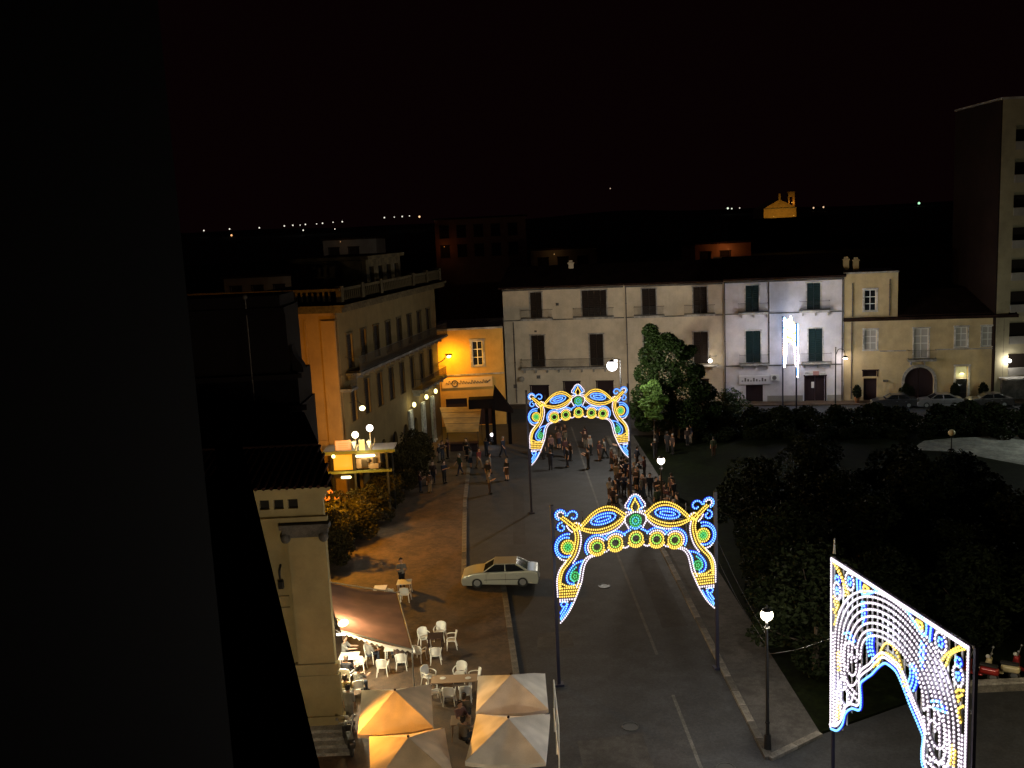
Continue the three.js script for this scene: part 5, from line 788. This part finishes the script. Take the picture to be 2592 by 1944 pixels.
function posed({ sit = false, stride = 0, armL = [0.05, 0.1], armR = [0.05, 0.1], lean = 0, look = 0, slim = 1, skirt = false }) {
  const hipY = sit ? 0.5 : 0.92, top = (y, z = 0) => [0, hipY + y, z + lean * y], sh = (s, x = 0.18) => [s * x * slim, hipY + 0.47, lean * 0.47];
  const torso = [[[-0.075, hipY + 0.02, 0], [-0.09 * slim, hipY + 0.42, lean * 0.42], 0.105 * slim, 0.1], [[0.075, hipY + 0.02, 0], [0.09 * slim, hipY + 0.42, lean * 0.42], 0.105 * slim, 0.1], [sh(-1, 0.16), sh(1, 0.16), 0.068, 0.068]];
  const head = [[top(0.5), top(0.6, 0.01), 0.056, 0.052], [top(0.69, 0.0), [Math.sin(look) * 0.02, hipY + 0.75, lean * 0.75 + 0.015], 0.088, 0.098], [[Math.sin(look) * 0.07, hipY + 0.68, lean * 0.7 + 0.075 * Math.cos(look)], [Math.sin(look) * 0.06, hipY + 0.63, lean * 0.65 + 0.055], 0.03, 0.035], [[Math.sin(look) * 0.1, hipY + 0.7, lean * 0.7 + 0.108 * Math.cos(look)], [Math.sin(look) * 0.11, hipY + 0.685, lean * 0.7 + 0.12 * Math.cos(look)], 0.014, 0.016]];
  const arms = [], upper = [], legs = [], feet = [];
  for (const [s, [fw, bend]] of [[-1, armL], [1, armR]]) {
    const a = sh(s, 0.2), e = [a[0] + s * 0.05, a[1] - 0.28 * Math.cos(fw), a[2] + 0.28 * Math.sin(fw)], w = [e[0] - s * 0.05 * bend, e[1] - 0.25 * Math.cos(fw + bend), e[2] + 0.25 * Math.sin(fw + bend)];
    const dir = [(w[0] - e[0]) / 0.25, (w[1] - e[1]) / 0.25, (w[2] - e[2]) / 0.25], hnd = dir.map((q, i) => w[i] + q * 0.09);
    upper.push([a, e, 0.056 * slim, 0.046]); arms.push([e, w, 0.043, 0.03], [w, hnd, 0.03, 0.034]);
    for (let q = -1; q <= 2; q++) arms.push([hnd, [hnd[0] + dir[0] * 0.075 + 0.004 * q, hnd[1] + dir[1] * (0.08 - 0.008 * Math.abs(q)) , hnd[2] + dir[2] * 0.075 + 0.02 * q - 0.01], 0.011, 0.009]); arms.push([[w[0], w[1], w[2]], [w[0] - s * 0.02 + dir[0] * 0.08, w[1] + dir[1] * 0.08, w[2] + 0.045 + dir[2] * 0.08], 0.014, 0.011]);
    const hp = [s * 0.085, hipY, 0], st = sit ? 0 : s * stride, kn = sit ? [s * 0.12, 0.5, 0.42] : [s * 0.095, 0.5, 0.42 * Math.sin(st) + 0.02], an = sit ? [s * 0.12, 0.09, 0.44] : [s * 0.1, 0.09, 0.8 * Math.sin(st) - (st < 0 ? 0.06 : 0)];
    legs.push([hp, kn, 0.092, 0.062], [kn, an, 0.062, 0.042]); feet.push([[an[0], an[1] - 0.01, an[2] - 0.03], [an[0], 0.045, an[2] + 0.15], 0.045, 0.036]);
  }
  const c = [0, sit ? 0.66 : 0.88, sit ? 0.18 : 0], half = sit ? 0.74 : 0.96, res = 76;
  return { body: fleshed([...torso, ...head, ...upper, ...arms, ...legs, ...feet], 0.035, 0, c, half, res), shirt: fleshed([...torso, ...upper], 0.04, 0.016, c, half, res, (p) => Math.max(hipY - 0.06 - p[1], p[1] - (hipY + 0.535))), trousers: fleshed([[torso[0][0], top(0.1), 0.115, 0.1], ...legs, ...(skirt ? [[[0, hipY - 0.05, 0], [0, hipY - 0.4, 0.02], 0.14, 0.2]] : [])], 0.04, 0.014, c, half, res, (p) => Math.max(p[1] - (hipY + 0.09), (sit ? 0.12 : skirt ? 0.5 : 0.12) - p[1])), shoes: fleshed(feet, 0.02, 0.012, c, half, res), hair: fleshed([[top(0.72, -0.012), top(0.775, -0.005), 0.098, 0.1], [top(0.64, -0.05), top(0.7, -0.05), skirt ? 0.075 : 0.04, 0.07]], 0.03, 0.012, c, half, res, (p) => (p[2] - lean * 0.7 - 0.045) - (p[1] - (hipY + 0.74)) * 0.9) };
}
const POSE = { stand: posed({}), folded: posed({ armL: [0.35, 1.6], armR: [0.4, 1.5], lean: 0.02, look: 0.6 }), walk: posed({ stride: 0.32, armL: [0.35, 0.35], armR: [-0.3, 0.25], lean: 0.05 }), skirt: posed({ slim: 0.88, skirt: true, armL: [0.1, 0.2], armR: [0.3, 1.4], look: -0.5 }), sit: posed({ sit: true, armL: [0.5, 0.9], armR: [0.45, 1.1], lean: 0.02 }), sitLean: posed({ sit: true, slim: 0.9, armL: [0.9, 0.7], armR: [0.7, 1.0], lean: 0.12, look: 0.7 }) };
const SKIN = [mat(0.42, 0.24, 0.16, { roughness: 0.6 }), mat(0.5, 0.31, 0.22, { roughness: 0.6 }), mat(0.32, 0.17, 0.1, { roughness: 0.6 })], HAIR = [mat(0.012, 0.009, 0.007), mat(0.04, 0.022, 0.012), mat(0.2, 0.19, 0.18)];
const DYE = { dark: [0.03, 0.03, 0.04], brown: [0.12, 0.06, 0.04], wine: [0.16, 0.04, 0.05], pale: [0.55, 0.52, 0.48], white: [0.72, 0.7, 0.66], navy: [0.03, 0.05, 0.13], red: [0.42, 0.03, 0.03], green: [0.06, 0.11, 0.05], rose: [0.45, 0.22, 0.2], denim: [0.08, 0.11, 0.18], beige: [0.4, 0.32, 0.22], black: [0.015, 0.015, 0.015], yellow: [0.6, 0.45, 0.12] }, DM = {};
const dye = (n) => DM[n] ??= mat(...DYE[n].map((v) => v * 0.35 + 0.06 * (DYE[n][0] + DYE[n][1] + DYE[n][2]) / 3), { roughness: 0.95, map: T.cloth });
function person(label, pose, shirt, legs, pos, turn, group) {
  const t = thing('person', label, 'person', pos, turn, group), g = POSE[pose];
  const b = part('body', g.body, pick(SKIN), t); part('shirt', g.shirt, dye(shirt), b); part(pose === 'skirt' ? 'skirt' : 'trousers', g.trousers, dye(legs), b); part('shoes', g.shoes, dye('black'), b); part('hair', g.hair, pick(HAIR), b);
  return t;
}
{
  const GR = 'people crowding along the right side of the road', LR2 = 'in the crowd right of the road', GB = 'people in the road beyond the far arch', LB2 = 'in the road beyond the far arch';
  const GL = 'people strolling left of the road before the stalls', LL = 'in the crowd left of the road', GP = 'people on the park path side', LP = 'in the group by the lit grass strip';
  const shirts = ['dark', 'brown', 'wine', 'navy', 'pale', 'rose', 'green', 'dark', 'brown', 'beige'], legs = ['dark', 'denim', 'black', 'brown', 'beige', 'navy'], std = ['stand', 'folded', 'walk', 'skirt', 'stand'];
  const base = {}; // one of each look, then copies
  const crowd = (x, z, y, label, group) => { const p = pick(std), s = pick(shirts), l = pick(legs), key = p + s + l, turn = rr(-3.1, 3.1); label = `${{ stand: 'standing', folded: 'arms-bent', walk: 'walking', skirt: 'skirted' }[p]} person in ${s} top and ${l} ${p === 'skirt' ? 'skirt' : 'trousers'} ${label}`; let o; if (base[key]) { o = copy(base[key], label, [x, y, z], turn); o.userData.group = group; } else o = base[key] = person(label, p, s, l, [x, y, z], turn, group); o.scale.setScalar(rr(0.94, 1.06)); };
  for (let i = 0; i < 32; i++) { const z = rr(-78, -61.5), x = 9.3 + rr(-0.3, 2.0) - (z < -70 ? 1.2 : 0); crowd(x, z, x > 8.9 ? 0.12 : 0.005, LR2, GR); }
  for (let i = 0; i < 8; i++) crowd(rr(6.6, 8.2), rr(-76, -66), 0.005, LR2, GR);
  for (let i = 0; i < 18; i++) crowd(rr(1.5, 9), rr(-92, -77), 0.005, LB2, GB);
  for (let i = 0; i < 18; i++) { const x = rr(-8, -0.5), z = rr(-86, -72); crowd(x, z, x < -4 ? 0.12 : 0.005, LL, GL); }
  for (let i = 0; i < 8; i++) crowd(rr(11, 17), rr(-88, -79.5), 0.11, LP, GP);
  person('person in a red top and pale trousers walking left of the road', 'walk', 'red', 'beige', [-3.1, 0.005, -80.5], 0.8);
  person('person in white on the pavement beside the hedge end', 'walk', 'white', 'pale', [-9.0, 0.12, -80.6], 2.2);
  person('person in a pale shirt standing behind the table beyond the awning', 'folded', 'pale', 'dark', [-6.75, 0.12, -52.9], 0.2);
  const seat = (l, p, s, q, x, z, r) => person(l, p, s, q, [x, 0.1, z], r);
  seat('seated person in pale top under the awning, second from the wall', 'sit', 'pale', 'denim', -7.3, -43.2, 2.2); seat('seated person in white at the left table under the awning', 'sitLean', 'white', 'dark', -8.5, -43.5, 1.4); seat('seated person in dark top at the right end under the awning', 'sit', 'brown', 'dark', -5.75, -42.45, 3.2); seat('seated person in rose top under the middle of the awning', 'sitLean', 'rose', 'denim', -6.5, -44.3, 0.2);
  seat('seated person in yellow top at the bright spot by the orange parasol', 'sit', 'yellow', 'beige', -7.75, -39.35, 3.0); seat('seated person in pale top leaning over, next to the wall', 'sitLean', 'pale', 'denim', -7.35, -40.1, 2.6); seat('seated person with dark hair turned away before the left table', 'sit', 'dark', 'dark', -8.0, -41.25, 2.9);
  seat('seated person in beige between the parasols, farthest of three', 'sit', 'beige', 'dark', -2.55, -37.15, 3.0); seat('seated person in rose between the parasols, middle of three', 'sitLean', 'rose', 'brown', -2.75, -36.6, 0.6); seat('seated person in beige between the parasols, nearest of three', 'sitLean', 'beige', 'dark', -2.55, -35.2, 2.6);
  person('person standing in white beside the steps, lower left', 'stand', 'white', 'pale', [-7.3, 0.12, -37.5], 2.8);
}
{ // overhead cables between masts
  const c = (label, a, b, sag) => tag(part('cable', [tube([a, V((a[0] + b[0]) / 2, (a[1] + b[1]) / 2 - sag, (a[2] + b[2]) / 2), b], 0.007, 24, 5)], M.iron), label, 'cable');
  c('overhead cable from the nearest arch to the corner lamp post', [8.62, 6.2, -41.3], [9, 4.6, -34.2], 0.15); c('overhead cable from the corner lamp post to the white arch', [9, 3.9, -34.2], [10.5, 5.6, -31.6], 0.1); c('second overhead cable from the corner lamp post toward the nearest arch', [9, 4.2, -34.2], [8.62, 5.3, -41.3], 0.2);
}
renderer.render(scene, camera);
